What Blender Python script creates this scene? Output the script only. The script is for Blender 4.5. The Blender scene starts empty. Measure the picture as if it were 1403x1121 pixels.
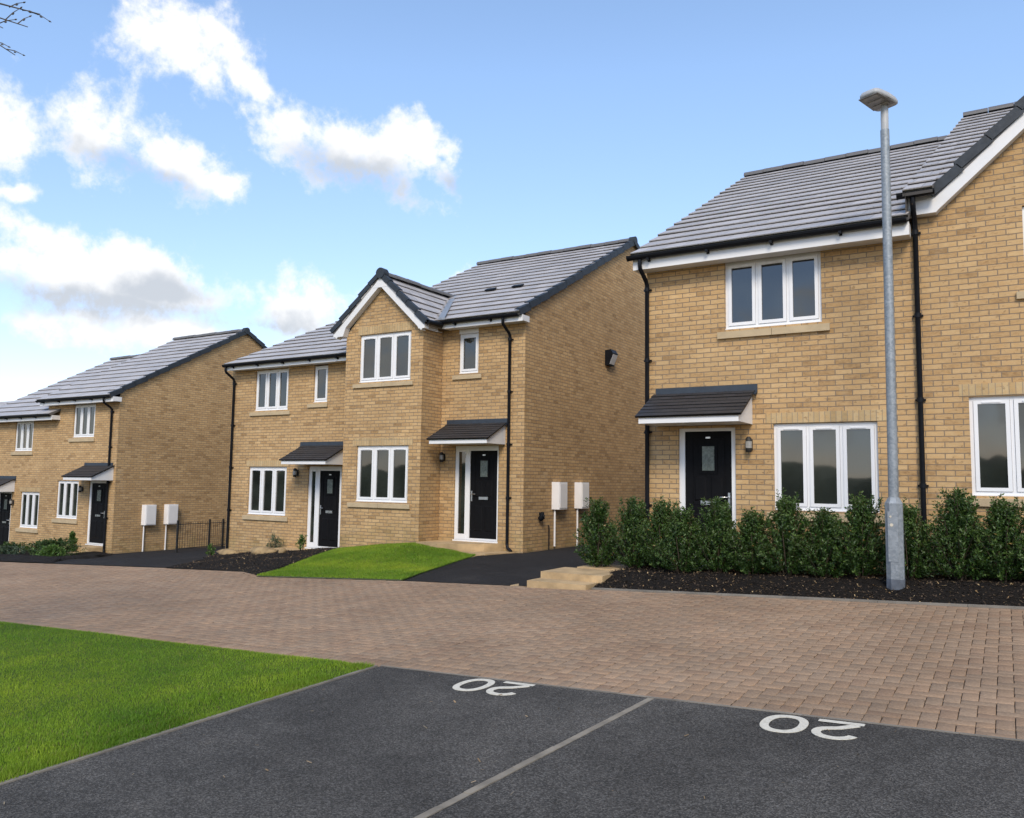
import bpy, bmesh, math, random
import numpy as np
from mathutils import Vector, Matrix, noise as mnoise
random.seed(7); RNG = np.random.default_rng(11)
sc = bpy.context.scene
COL = sc.collection
# ------------------------------------------------------------------ helpers
V = Vector

class MB:
    """collects faces; build() links them as one mesh object"""
    def __init__(s): s.v=[]; s.f=[]; s.uv=[]; s.sm=[]
    def face(s, pts, uv=None, smooth=False):
        i=len(s.v); s.v += [tuple(p) for p in pts]; s.f.append(tuple(range(i,i+len(pts)))); s.uv.append(uv); s.sm.append(smooth)
    def box(s,x0,x1,y0,y1,z0,z1):
        p=[(x,y,z) for z in (z0,z1) for y in (y0,y1) for x in (x0,x1)]
        for q in ((0,2,3,1),(4,5,7,6),(0,1,5,4),(2,6,7,3),(0,4,6,2),(1,3,7,5)): s.face([p[k] for k in q])
    def obox(s,o,ex,ey,ez):
        o,ex,ey,ez=V(o),V(ex),V(ey),V(ez)
        if ex.cross(ey).dot(ez)<0: ex,ey=ey,ex
        p=[o+ex*a+ey*b+ez*c for c in (0,1) for b in (0,1) for a in (0,1)]
        for q in ((0,2,3,1),(4,5,7,6),(0,1,5,4),(2,6,7,3),(0,4,6,2),(1,3,7,5)): s.face([p[k] for k in q])
    def prism(s,poly,d):
        """poly: 3d points of a planar polygon, d: extrusion"""
        poly=[V(p) for p in poly]; d=V(d)
        n=V((0,0,0))
        for a,b in zip(poly,poly[1:]+poly[:1]): n+=a.cross(b)
        if n.dot(d)>0: poly=poly[::-1]
        s.face(poly); s.face([p+d for p in poly[::-1]])
        for a,b in zip(poly,poly[1:]+poly[:1]): s.face([b,a,a+d,b+d])
    def tube(s,path,r,n=10,cap=True):
        path=[V(p) for p in path]; rs=r if isinstance(r,(list,tuple)) else [r]*len(path)
        rings=[]; ref=None
        for i,p in enumerate(path):
            t=(path[min(i+1,len(path)-1)]-path[max(i-1,0)]).normalized()
            if ref is None: ref=t.orthogonal().normalized()
            a=(ref-t*ref.dot(t)).normalized(); ref=a; b=t.cross(a)
            rings.append([p+(a*math.cos(2*math.pi*k/n)+b*math.sin(2*math.pi*k/n))*rs[i] for k in range(n)])
        i0=len(s.v)
        for R in rings: s.v += [tuple(p) for p in R]
        for i in range(len(rings)-1):
            for k in range(n):
                k2=(k+1)%n; s.f.append((i0+i*n+k,i0+i*n+k2,i0+(i+1)*n+k2,i0+(i+1)*n+k)); s.uv.append(None); s.sm.append(True)
        if cap: s.face(rings[0][::-1]); s.face(rings[-1])
    def build(s,name,mat,parent=None,org=None,bevel=0,label=None,kind=None,cat=None,group=None,col=None):
        if org is None: org = parent['_org'] if parent is not None else (0,0,0)
        org=V(org)
        me=bpy.data.meshes.new(name)
        me.from_pydata([tuple(V(p)-org) for p in s.v],[],s.f)
        uvl=me.uv_layers.new(name='UVMap')
        for pl,uv,sm in zip(me.polygons,s.uv,s.sm):
            pl.use_smooth=sm
            n=pl.normal; an=(abs(n.x),abs(n.y),abs(n.z)); m=an.index(max(an))
            for k,li in enumerate(pl.loop_indices):
                if uv is not None: uvl.data[li].uv=uv[k]; continue
                p=s.v[s.f[pl.index][k]]
                uvl.data[li].uv=((p[1],p[2]),(p[0],p[2]),(p[0],p[1]))[m]
        if col is not None:
            a=me.color_attributes.new('tint','FLOAT_COLOR','CORNER')
            buf=np.empty((len(me.loops),4),np.float32); buf[:,3]=1
            k=0
            for pl in me.polygons:
                buf[k:k+pl.loop_total,:3]=col[pl.index]; k+=pl.loop_total
            a.data.foreach_set('color',buf.ravel())
        o=bpy.data.objects.new(name,me); COL.objects.link(o)
        me.materials.append(mat)
        if parent is not None: o.parent=parent
        else: o.location=org
        o['_org']=tuple(org)
        if bevel:
            b=o.modifiers.new('bevel','BEVEL'); b.width=bevel; b.segments=2; b.limit_method='ANGLE'; b.angle_limit=math.radians(40)
        tag(o,label,cat,group,kind)
        return o
def tag(o,label=None,cat=None,group=None,kind=None):
    for k,x in (('label',label),('category',cat),('group',group),('kind',kind)):
        if x: o[k]=x
    return o
def thing(name,loc,label,cat,group=None):
    o=bpy.data.objects.new(name,None); COL.objects.link(o); o.location=loc; o['_org']=tuple(loc); o.empty_display_size=.2
    return tag(o,label,cat,group)
def copy_tree(o,parent=None):
    c=o.copy(); COL.objects.link(c)
    if parent is not None: c.parent=parent
    for ch in [x for x in bpy.data.objects if x.parent==o]: copy_tree(ch,c)
    return c
def npmesh(name,co,faces,mat,tint=None,kind=None,label=None,cat=None,parent=None):
    """co (n,3) float, faces (m,k) int, tint (m,3)"""
    me=bpy.data.meshes.new(name); k=faces.shape[1]
    me.vertices.add(len(co)); me.vertices.foreach_set('co',co.astype(np.float32).ravel())
    me.loops.add(faces.size); me.loops.foreach_set('vertex_index',faces.astype(np.int32).ravel())
    me.polygons.add(len(faces)); me.polygons.foreach_set('loop_start',np.arange(0,faces.size,k,dtype=np.int32))
    me.polygons.foreach_set('loop_total',np.full(len(faces),k,np.int32))
    me.update(calc_edges=True)
    if tint is not None:
        a=me.color_attributes.new('tint','FLOAT_COLOR','CORNER')
        b=np.ones((faces.size,4),np.float32); b[:,:3]=np.repeat(tint,k,axis=0); a.data.foreach_set('color',b.ravel())
    me.materials.append(mat)
    o=bpy.data.objects.new(name,me); COL.objects.link(o)
    if parent is not None: o.parent=parent
    return tag(o,label,cat,None,kind)

# ------------------------------------------------------------------ materials
class NT:
    def __init__(s,name):
        s.m=bpy.data.materials.new(name); s.m.use_nodes=True; s.t=s.m.node_tree; s.b=s.t.nodes['Principled BSDF']
    def n(s,typ,**k):
        nd=s.t.nodes.new(typ)
        for a,x in k.items():
            if a.startswith('i_'): nd.inputs[a[2:].replace('_',' ')].default_value=x
            else: setattr(nd,a,x)
        return nd
    def l(s,a,b): s.t.links.new(a,b)
    def coord(s,kind='Object'): return s.n('ShaderNodeTexCoord').outputs[kind]
    def noise(s,vec,scale,detail=4,rough=.5,dist=0):
        nd=s.n('ShaderNodeTexNoise'); nd.inputs['Scale'].default_value=scale; nd.inputs['Detail'].default_value=detail
        nd.inputs['Roughness'].default_value=rough; nd.inputs['Distortion'].default_value=dist
        if vec is not None: s.l(vec,nd.inputs['Vector'])
        return nd.outputs['Fac']
    def ramp(s,fac,stops,interp='LINEAR'):
        nd=s.n('ShaderNodeValToRGB'); nd.color_ramp.interpolation=interp; e=nd.color_ramp.elements
        while len(e)<len(stops): e.new(.5)
        for el,(p,c) in zip(e,stops):
            el.position=p; el.color=(c,c,c,1) if isinstance(c,(int,float)) else (*c,1)
        s.l(fac,nd.inputs['Fac']); return nd.outputs['Color']
    def mix(s,fac,a,b,mode='MIX'):
        nd=s.n('ShaderNodeMix',data_type='RGBA',blend_type=mode)
        for x,i in ((fac,0),(a,6),(b,7)):
            if hasattr(x,'links'): s.l(x,nd.inputs[i])
            elif i==0: nd.inputs[0].default_value=x
            else: nd.inputs[i].default_value=(x,x,x,1) if isinstance(x,(int,float)) else (*x,1)
        return nd.outputs[2]
    def math(s,op,a,b=0.,c=0.):
        nd=s.n('ShaderNodeMath',operation=op)
        for i,x in enumerate((a,b,c)):
            if hasattr(x,'links'): s.l(x,nd.inputs[i])
            else: nd.inputs[i].default_value=x
        return nd.outputs[0]
    def bump(s,h,dist=.01,strength=1.,prev=None):
        nd=s.n('ShaderNodeBump'); nd.inputs['Distance'].default_value=dist; nd.inputs['Strength'].default_value=strength
        s.l(h,nd.inputs['Height'])
        if prev is not None: s.l(prev,nd.inputs['Normal'])
        return nd.outputs['Normal']
    def out(s,col=None,rough=None,normal=None,spec=None,ior=None,metal=None):
        for x,nm in ((col,'Base Color'),(rough,'Roughness'),(normal,'Normal'),(spec,'Specular IOR Level'),(ior,'IOR'),(metal,'Metallic')):
            if x is None: continue
            if hasattr(x,'links'): s.l(x,s.b.inputs[nm])
            else: s.b.inputs[nm].default_value=(*x,1) if isinstance(x,tuple) else x
        return s.m
def simple(name,col,rough=.5,var=.12,scale=6,bump=0,bscale=80,**k):
    t=NT(name); c=t.coord()
    f=t.noise(c,scale,5)
    lo=tuple(x*(1-var) for x in col); hi=tuple(min(1,x*(1+var)) for x in col)
    colr=t.ramp(f,[(.3,lo),(.7,hi)])
    nm=t.bump(t.noise(c,bscale,3),bump) if bump else None
    r=t.ramp(t.noise(c,scale*2.3,3),[(.3,max(0,rough-.06)),(.7,min(1,rough+.08))])
    return t.out(colr,r,nm,**k)

def brick_mat(name,bw,rh,mort,stops,mcol,offset=.5,flip=False):
    t=NT(name); uv=t.coord('UV')
    # hand-laid wander
    wob=t.n('ShaderNodeVectorMath',operation='SCALE'); wn=t.n('ShaderNodeTexNoise'); wn.inputs['Scale'].default_value=9
    t.l(uv,wn.inputs['Vector']); sub=t.n('ShaderNodeVectorMath',operation='SUBTRACT'); sub.inputs[1].default_value=(.5,.5,.5)
    t.l(wn.outputs['Color'],sub.inputs[0]); t.l(sub.outputs[0],wob.inputs[0]); wob.inputs['Scale'].default_value=.006
    ad=t.n('ShaderNodeVectorMath',operation='ADD'); t.l(uv,ad.inputs[0]); t.l(wob.outputs[0],ad.inputs[1])
    b=t.n('ShaderNodeTexBrick',offset=offset,offset_frequency=2,squash=1.0)
    t.l(ad.outputs[0],b.inputs['Vector'])
    b.inputs['Color1'].default_value=(0,0,0,1); b.inputs['Color2'].default_value=(1,1,1,1); b.inputs['Mortar'].default_value=(.5,.5,.5,1)
    b.inputs['Scale'].default_value=1; b.inputs['Brick Width'].default_value=bw; b.inputs['Row Height'].default_value=rh
    b.inputs['Mortar Size'].default_value=mort; b.inputs['Mortar Smooth'].default_value=.25; b.inputs['Bias'].default_value=0
    rnd=b.outputs['Color']; fac=b.outputs['Fac']
    mp=t.n('ShaderNodeMapping'); mp.inputs['Scale'].default_value=(14,34,1); t.l(uv,mp.inputs['Vector'])
    streak=t.noise(mp.outputs[0],1,6,.65,.6)
    tone=t.math('ADD',t.math('MULTIPLY',rnd,.36),t.math('MULTIPLY',streak,.82))
    bc=t.ramp(t.math('SUBTRACT',tone,.05),stops)
    bc=t.mix(1,bc,t.ramp(rnd,[(.0,.80),(.05,.88),(.10,1.0),(.85,1.0),(.95,1.05)]),'MULTIPLY')
    ms=t.n('ShaderNodeMapping'); ms.inputs['Scale'].default_value=(11,19,1); t.l(uv,ms.inputs['Vector'])
    burn=t.ramp(t.noise(ms.outputs[0],1,3,.55,.3),[(.60,0),(.69,.6)])
    bc=t.mix(burn,bc,(.20,.115,.055))
    mo=t.n('ShaderNodeMapping'); mo.inputs['Scale'].default_value=(9,15,1); mo.inputs['Location'].default_value=(3.3,7.7,0); t.l(uv,mo.inputs['Vector'])
    orange_tone=t.ramp(t.noise(mo.outputs[0],1,4,.6),[(.48,0),(.66,.55)])
    bc=t.mix(orange_tone,bc,(.55,.335,.14))  # orange tone of the bricks themselves, varied in random patches
    big=t.noise(uv,.55,4,.6)
    bc=t.mix(1,bc,t.ramp(big,[(.3,.86),(.7,1.1)]),'MULTIPLY')
    fine=t.noise(uv,160,3)
    bc=t.mix(1,bc,t.ramp(fine,[(.3,.86),(.7,1.1)]),'MULTIPLY')
    mc=t.mix(t.noise(uv,40,4),tuple(x*.8 for x in mcol),tuple(x*1.2 for x in mcol))
    col=t.mix(fac,bc,mc)
    # damp, green and lime staining low on the wall, in patches of its own
    sep=t.n('ShaderNodeSeparateXYZ'); t.l(t.coord(),sep.inputs[0])
    low=t.n('ShaderNodeMapRange',interpolation_type='SMOOTHSTEP'); t.l(t.math('ADD',sep.outputs[2],t.math('MULTIPLY',t.noise(uv,1.7,4),.9)),low.inputs[0])
    for i_,x in zip((1,2,3,4),(1.15,.25,0,1)): low.inputs[i_].default_value=x
    pat=t.ramp(t.noise(uv,3.1,6,.7),[(.42,0),(.62,1)])
    col=t.mix(t.math('MULTIPLY',t.math('MULTIPLY',low.outputs[0],pat),.5),col,(.19,.17,.06))
    lime=t.ramp(t.noise(uv,1.25,6,.72,.8),[(.60,0),(.76,.32)])
    col=t.mix(lime,col,(.50,.40,.27))
    h=t.math('ADD',t.math('SUBTRACT',1,fac),t.math('MULTIPLY',streak,.35))
    nm=t.bump(h,.006,.8)
    nm=t.bump(fine,.0015,.5,nm)
    return t.out(col,t.ramp(streak,[(.2,.78),(.8,.95)]),nm,spec=.25)
BUFF=[(.05,(.20,.108,.047)),(.25,(.35,.21,.096)),(.45,(.48,.308,.147)),(.72,(.55,.37,.186)),(1,(.60,.43,.235))]
M={}
M['brick']=brick_mat('buff_brick',.225,.075,.0068,BUFF,(.235,.18,.125))
M['soldier']=brick_mat('soldier_brick',.075,.30,.005,[(.1,(.42,.29,.14)),(.5,(.50,.36,.19)),(1,(.58,.44,.25))],(.33,.26,.18),offset=0)
M['stone']=simple('cast_stone',(.47,.365,.225),.85,.1,5,.003,60)
M['slab']=simple('riven_sandstone',(.44,.31,.165),.85,.25,4,.006,22)
M['upvc']=simple('white_upvc',(.78,.78,.78),.32,.02,3)
M['board']=simple('white_fascia_board',(.74,.735,.73),.4,.03,2.5)
M['black']=simple('black_plastic',(.007,.008,.011),.45,.2,5,spec=.18)
M['door']=simple('black_composite_door',(.007,.007,.008),.55,.15,9,.0008,120,spec=.09)
M['navy']=simple('dark_verge_tile',(.020,.027,.036),.6,.2,7,.002,50)
M['slate']=None
M['chrome']=simple('brushed_metal',(.6,.6,.6),.3,.05,8,metal=1.)
M['lead']=simple('lead_sheet',(.026,.036,.050),.55,.15,6,.002,20)
M['leadvalley']=simple('valley_lead',(.22,.25,.29),.5,.15,6,.002,20)
M['meter']=simple('meter_box_plastic',(.80,.785,.78),.5,.03,5)
M['iron']=simple('black_iron',(.02,.018,.016),.6,.3,12)
M['kerb']=simple('concrete_edging',(.20,.178,.148),.9,.25,4,.003,70)
M['sett']=simple('grey_sett',(.235,.205,.16),.88,.25,7,.004,60)
M['white_paint']=None
M['bark']=simple('grey_bark',(.085,.07,.055),.9,.3,14,.01,40)
M['stem']=simple('shrub_stem',(.06,.045,.028),.9,.3,20)
def glass_mat(name,tint,var):
    t=NT(name); c=t.coord('UV')
    f=t.noise(c,1.1,2,.5,.4)
    col=t.ramp(f,[(.35,tuple(x*(1-var) for x in tint)),(.7,tuple(x*(1+var) for x in tint))])
    nm=t.bump(t.noise(c,1.6,1),.004,.5)
    return t.out(col,.03,nm,ior=1.85)
M['glass']=glass_mat('double_glazing',(.020,.023,.019),.45)
M['frost']=simple('obscure_glass',(.12,.14,.12),.25,.25,12,.002,60)
M['lamp_glass']=simple('lantern_glass',(.30,.29,.27),.2,.2,20)
def tile_mat(name,base,dk,tw,rough,bw=.33):
    t=NT(name); uv=t.coord('UV')
    b=t.n('ShaderNodeTexBrick',offset=.5,offset_frequency=2); t.l(uv,b.inputs['Vector'])
    b.inputs['Color1'].default_value=(0,0,0,1); b.inputs['Color2'].default_value=(1,1,1,1); b.inputs['Mortar'].default_value=(.5,.5,.5,1)
    b.inputs['Scale'].default_value=1; b.inputs['Brick Width'].default_value=bw; b.inputs['Row Height'].default_value=tw
    b.inputs['Mortar Size'].default_value=.0035; b.inputs['Mortar Smooth'].default_value=.2
    n1=t.noise(uv,2.2,5,.6); n2=t.noise(uv,45,4,.6)
    f=t.math('ADD',t.math('MULTIPLY',b.outputs['Color'],.5),t.math('MULTIPLY',n1,.5))
    c=t.ramp(f,[(.2,dk),(.8,base)])
    c=t.mix(1,c,t.ramp(n2,[(.3,.85),(.7,1.12)]),'MULTIPLY')
    c=t.mix(b.outputs['Fac'],c,tuple(x*.35 for x in dk))
    nm=t.bump(t.math('SUBTRACT',1,b.outputs['Fac']),.004,.6); nm=t.bump(n2,.0012,.5,nm)
    return t.out(c,t.ramp(f,[(.2,rough),(.8,rough+.12)]),nm,spec=.5)
M['tile']=tile_mat('grey_concrete_tile',(.47,.445,.435),(.365,.347,.338),.452,.40)
M['ctile']=tile_mat('dark_canopy_slate',(.034,.033,.035),(.022,.021,.023),.13,.55,.2)
def asphalt_mat(name,a,b,patch):
    t=NT(name); c=t.coord()
    v=t.n('ShaderNodeTexVoronoi',feature='F1'); v.inputs['Scale'].default_value=130; t.l(c,v.inputs['Vector'])
    spk=t.n('ShaderNodeSeparateColor'); t.l(v.outputs['Color'],spk.inputs[0])
    n1=t.noise(c,160,3,.6); n2=t.noise(c,.9,6,.62,.3); n3=t.noise(c,7,5,.6)
    f=t.math('ADD',t.math('MULTIPLY',spk.outputs[0],.55),t.math('MULTIPLY',n1,.5))
    col=t.ramp(f,[(.18,tuple(x*.45 for x in a)),(.55,a),(.86,b),(1,tuple(x*1.7 for x in b))])
    col=t.mix(1,col,t.ramp(n2,[(.32,1-patch),(.68,1+patch)]),'MULTIPLY')
    col=t.mix(1,col,t.ramp(n3,[(.3,.88),(.7,1.1)]),'MULTIPLY')
    dust=t.math('MULTIPLY',t.ramp(n2,[(.58,0),(.78,1)]),t.ramp(t.noise(c,23,5,.7),[(.45,0),(.75,.5)]))
    col=t.mix(dust,col,(.15,.125,.10))
    oil=t.ramp(t.noise(c,1.35,3,.5,.6),[(.66,0),(.76,.5)])
    col=t.mix(oil,col,tuple(x*.45 for x in a))
    nm=t.bump(t.math('ADD',v.outputs['Distance'],t.math('MULTIPLY',n1,.6)),.006,.8)
    return t.out(col,t.ramp(n2,[(.3,.78),(.7,.95)]),nm,spec=.14)
M['asphalt']=asphalt_mat('parking_asphalt',(.070,.066,.060),(.155,.146,.133),.28)
M['drive']=asphalt_mat('driveway_asphalt',(.026,.025,.025),(.046,.044,.044),.2)
def paint():
    t=NT('road_marking_paint'); c=t.coord()
    w=t.ramp(t.noise(c,38,5,.7),[(.3,(.46,.43,.36)),(.5,(.64,.60,.50)),(.8,(.70,.66,.56))])
    ch=t.ramp(t.noise(c,14,6,.75),[(.26,0),(.32,1)])
    return t.out(t.mix(ch,(.12,.115,.11),w),.7,t.bump(t.noise(c,90,3),.003))
M['white_paint']=paint()
def soil_mat():
    t=NT('bark_mulch'); c=t.coord()
    n=t.noise(c,55,5,.7); v=t.n('ShaderNodeTexVoronoi'); v.inputs['Scale'].default_value=42; t.l(c,v.inputs['Vector'])
    col=t.ramp(n,[(.3,(.006,.005,.004)),(.6,(.020,.016,.013)),(.8,(.050,.037,.027))])
    nm=t.bump(t.math('ADD',n,v.outputs['Distance']),.03,1)
    return t.out(col,.95,nm,spec=.2)
M['soil']=soil_mat()
def tint_mat(name,rough=.7,bump=None,spec=.4,sub=0,nscale=0,namt=.2,trans=0):
    t=NT(name); a=t.n('ShaderNodeAttribute',attribute_name='tint'); col=a.outputs['Color']; nm=None
    if nscale:
        c=t.coord(); n=t.noise(c,nscale,5,.65)
        col=t.mix(1,col,t.ramp(n,[(.3,1-namt),(.7,1+namt)]),'MULTIPLY')
        if nscale>20:
            big=t.noise(c,.8,4); col=t.mix(1,col,t.ramp(big,[(.3,.87),(.7,1.1)]),'MULTIPLY')
        if bump: nm=t.bump(n,bump,.8)
    m=t.out(col,rough,nm,spec=spec)
    if trans:
        tr=t.n('ShaderNodeBsdfTranslucent'); t.l(col,tr.inputs['Color']); mx=t.n('ShaderNodeMixShader'); mx.inputs[0].default_value=trans
        t.l(t.b.outputs[0],mx.inputs[1]); t.l(tr.outputs[0],mx.inputs[2])
        o=[x for x in t.t.nodes if x.type=='OUTPUT_MATERIAL'][0]; t.l(mx.outputs[0],o.inputs[0])
    return m
M['paver']=tint_mat('clay_paver',.9,.004,.12,nscale=60,namt=.22)
M['leaf']=tint_mat('evergreen_leaf',.42,spec=.5,trans=.25)
M['blade']=tint_mat('grass_blade',.6,spec=.3,trans=.35)
M['chip']=tint_mat('wood_chip',.9,spec=.2)
M['rock']=simple('sandstone_rock',(.30,.21,.105),.9,.35,6,.02,18)
def turf():
    t=NT('turf'); c=t.coord()
    n=t.noise(c,1.3,5,.6); f=t.noise(c,70,4,.7)
    col=t.ramp(n,[(.3,(.06,.11,.010)),(.7,(.10,.16,.016))])
    col=t.mix(1,col,t.ramp(f,[(.3,.55),(.7,1.25)]),'MULTIPLY')
    return t.out(col,.9,t.bump(f,.02),spec=.2)
M['turf']=turf()
M['ground']=simple('earth_ground',(.07,.085,.03),.95,.3,.4,.02,20)
M['galv']=None
def galv():
    t=NT('galvanised_steel'); c=t.coord()
    v=t.n('ShaderNodeTexVoronoi'); v.inputs['Scale'].default_value=38; t.l(c,v.inputs['Vector'])
    s=t.n('ShaderNodeSeparateColor'); t.l(v.outputs['Color'],s.inputs[0])
    n=t.noise(c,5,6,.7)
    col=t.ramp(t.math('ADD',t.math('MULTIPLY',s.outputs[0],.4),t.math('MULTIPLY',n,.6)),[(.2,(.19,.215,.235)),(.8,(.33,.36,.385))])
    return t.out(col,t.ramp(n,[(.3,.42),(.7,.62)]),None,metal=.35)
M['galv']=galv()
M['bitumen']=simple('dark_root_coating',(.10,.115,.14),.6,.35,9)
M['lantern']=simple('lantern_aluminium',(.40,.41,.42),.45,.08,9)
M['lens']=simple('lantern_lens',(.20,.19,.175),.3,.25,9)

# ------------------------------------------------------------------ terrain
def G(u,v): return -1.39+.039*u+.02*(v-5.4)
TU=[-40,-24.6,-18.2,-13.3,-12,-11,-9.5,-8.8,-5,5]; TD=[-.3,-.33,-.17,.09,.2,.25,.05,.04,.05,.05]
def H(u,v):
    t=min(1,max(0,(v-10.5)/3.7)); t=t*t*(3-2*t)
    return G(min(max(u,-60),30),min(max(v,-20),14.2))+float(np.interp(u,TU,TD))*t
def sheet(name,poly,mat,step=.6,off=.004,kind='structure',fn=None,uv=True,label=None,taper=False):
    bm=bmesh.new(); vs=[bm.verts.new((p[0],p[1],0)) for p in poly]; bm.faces.new(vs)
    us=[p[0] for p in poly]; ws=[p[1] for p in poly]
    for ax,a,b in ((0,min(us),max(us)),(1,min(ws),max(ws))):
        k=math.ceil(a/step)*step
        while k<b:
            nrm=(1,0,0) if ax==0 else (0,1,0); co=(k,0,0) if ax==0 else (0,k,0)
            bmesh.ops.bisect_plane(bm,geom=bm.verts[:]+bm.edges[:]+bm.faces[:],plane_co=co,plane_no=nrm,dist=1e-5)
            k+=step
    for v in bm.verts: v.co.z=(H(v.co.x,v.co.y)+.008) if taper and v.is_boundary else (fn or H)(v.co.x,v.co.y)+off
    bmesh.ops.recalc_face_normals(bm,faces=bm.faces[:])
    for f in bm.faces:
        if f.normal.z<0: f.normal_flip()
        f.smooth=True
    me=bpy.data.meshes.new(name); bm.to_mesh(me); bm.free(); me.materials.append(mat)
    o=bpy.data.objects.new(name,me); COL.objects.link(o); return tag(o,label,None,None,kind)
def gridaxis(fine0,fine1,st,far):
    a=list(np.arange(fine0,fine1+1e-6,st)); x=fine1; d=st
    while x<far: d*=1.5; x+=d; a.append(x)
    x=fine0; d=st
    while x>-far: d*=1.5; x-=d; a.insert(0,x)
    return a
def ground():
    us=gridaxis(-36,8,1.0,900); vs=gridaxis(-4,28,1.0,900)
    mb=[]; 
    co=np.array([(u,v,H(u,v)-.07) for v in vs for u in us]); n=len(us)
    f=np.array([(j*n+i,j*n+i+1,(j+1)*n+i+1,(j+1)*n+i) for j in range(len(vs)-1) for i in range(n-1)])
    npmesh('ground',co,f,M['ground'],kind='structure')
ground()
EDGE_NEAR,EDGE_FAR=5.4,10.36
sheet('parking_bays',[(-4.55,-4),(6,-4),(6,EDGE_NEAR),(-4.55,EDGE_NEAR)],M['asphalt'],1.0)
# sub-base under the pavers
sheet('paving_bed',[(-40,EDGE_NEAR),(8,EDGE_NEAR),(8,EDGE_FAR),(-8.3,EDGE_FAR),(-11.4,10.05),(-12.25,10.55),(-14.7,10.62),(-40,10.36)],simple('joint_sand',(.055,.042,.033),.95,.2,30),1.0,-.012)
def paving():
    L,W,gap,ch=.2,.1,.0045,.004
    cells=[]
    fe=lambda u: EDGE_FAR if u>-8.3 else (EDGE_FAR+(10.06-EDGE_FAR)*min(1,(-8.3-u)/3.0) if u>-11.3 else (10.06+(10.58-10.06)*min(1,(-11.3-u)/.9) if u>-14.7 else 10.36+.26*max(0,1-(-14.7-u)/8)))
    v0=EDGE_NEAR+.205
    # soldier course at the near edge, header course at the far edge
    u=-34
    while u<4:
        cells.append((u,u+W,EDGE_NEAR,EDGE_NEAR+.2)); u+=W
    # 90 degree herringbone
    n=int(40/W)
    for j in range(-2,60):
        for i in range(-340,45):
            k=(i-j)%4
            x=i*W; y=v0+j*W
            if k==0: cells.append((x,x+L,y,y+W))
            elif k==3: cells.append((x,x+W,y,y+L))
    out=[]; tint=[]
    pal=np.array([(.315,.212,.138),(.302,.210,.141),(.325,.223,.147),(.288,.194,.129),(.307,.217,.147),(.294,.210,.144)])
    rg=np.random.default_rng(3)
    for (a,b,c,d) in cells:
        lim=fe((a+b)/2)-.11
        if c>=lim: continue
        if c>EDGE_NEAR+.2-.001 or d>EDGE_NEAR+.201: c=max(c,v0)
        if d-c<.03: continue
        d=min(d,lim)
        if d-c<.03: continue
        out.append((a,b,c,d))
    # header course, far edge
    u=-34
    while u<4:
        f=fe(u+.05); out.append((u,u+W*2,f-.1,f)); u+=W*2
    co=[];fc=[]
    for (a,b,c,d) in out:
        a+=gap/2+rg.normal(0,.0008);b-=gap/2;c+=gap/2+rg.normal(0,.0008);d-=gap/2
        dz=rg.normal(0,.0011); tx,ty=rg.normal(0,.003,2)
        m=((a+b)/2,(c+d)/2)
        def P(x,y,h): return (x,y,G(x,y)+h+dz+tx*(x-m[0])+ty*(y-m[1]))
        i=len(co)
        for (x,y) in ((a,c),(b,c),(b,d),(a,d)): co.append(P(x,y,-.014))
        for (x,y) in ((a,c),(b,c),(b,d),(a,d)): co.append(P(x,y,.001))
        for (x,y) in ((a+ch,c+ch),(b-ch,c+ch),(b-ch,d-ch),(a+ch,d-ch)): co.append(P(x,y,.0035))
        fc.append((i+8,i+9,i+10,i+11))
        for k in range(4):
            k2=(k+1)%4; fc.append((i+4+k,i+4+k2,i+8+k2,i+8+k)); fc.append((i+k,i+k2,i+4+k2,i+4+k))
        t=pal[rg.integers(len(pal))]*rg.uniform(.93,1.06)
        tint += [t]*9
    npmesh('block_paving',np.array(co),np.array(fc),M['paver'],np.array(tint),kind='structure')
paving()
def strip(name,path,w,h,mat,seglen,off=0,gap=.004,fn=G,jit=.002):
    mb=MB(); rg=random.Random(5)
    for a,b in zip(path,path[1:]):
        a,b=V((*a,0)),V((*b,0)); L=(b-a).length; d=(b-a)/L; n=V((-d.y,d.x,0)); k=max(1,round(L/seglen))
        for i in range(k):
            p=a+d*(L*i/k+gap/2); q=a+d*(L*(i+1)/k-gap/2); j=rg.uniform(-jit,jit)
            zs=[fn(x.x,x.y)+h+j for x in (p,q)]
            P=[(p-n*w/2),(q-n*w/2),(q+n*w/2),(p+n*w/2)]
            top=[V((x.x,x.y,fn(x.x,x.y)+h+j)) for x in P]; bot=[x-V((0,0,.12+h)) for x in top]
            mb.face(top)
            for e in range(4):
                e2=(e+1)%4; mb.face([bot[e],bot[e2],top[e2],top[e]])
    return mb.build(name,mat,bevel=.004,kind='structure')
strip('bed_kerb',[(-4.98,10.40),(6,10.40)],.06,.022,M['kerb'],.9)
strip('lawn_edging',[(-4.575,-4),(-4.575,5.38)],.035,.012,M['kerb'],.9)
strip('bay_divider',[(-2.88,-4),(-2.13,5.385)],.044,.008,M['sett'],.2)
strip('bay_end_edging',[(-4.55,5.41),(4,5.405)],.018,.008,M['kerb'],.9)
strip('garden_edging',[(-8.35,10.385),(-11.35,10.08)],.045,.012,M['kerb'],.9)
LAWN_N=[(-30,-4),(-4.61,-4),(-4.61,5.36),(-30,5.36)]
def lawn_h(u,v):
    e=min(max(0,(-4.61-u)/.25),1)
    e2=min(max(0,(5.36-v)/.12),1)
    b=.035*e*e2
    return G(u,v)+.004+b+.02*mnoise.noise(V((u*.7,v*.7,0)))*e*e2
sheet('front_lawn',LAWN_N,M['turf'],.25,.0,fn=lawn_h)
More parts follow.
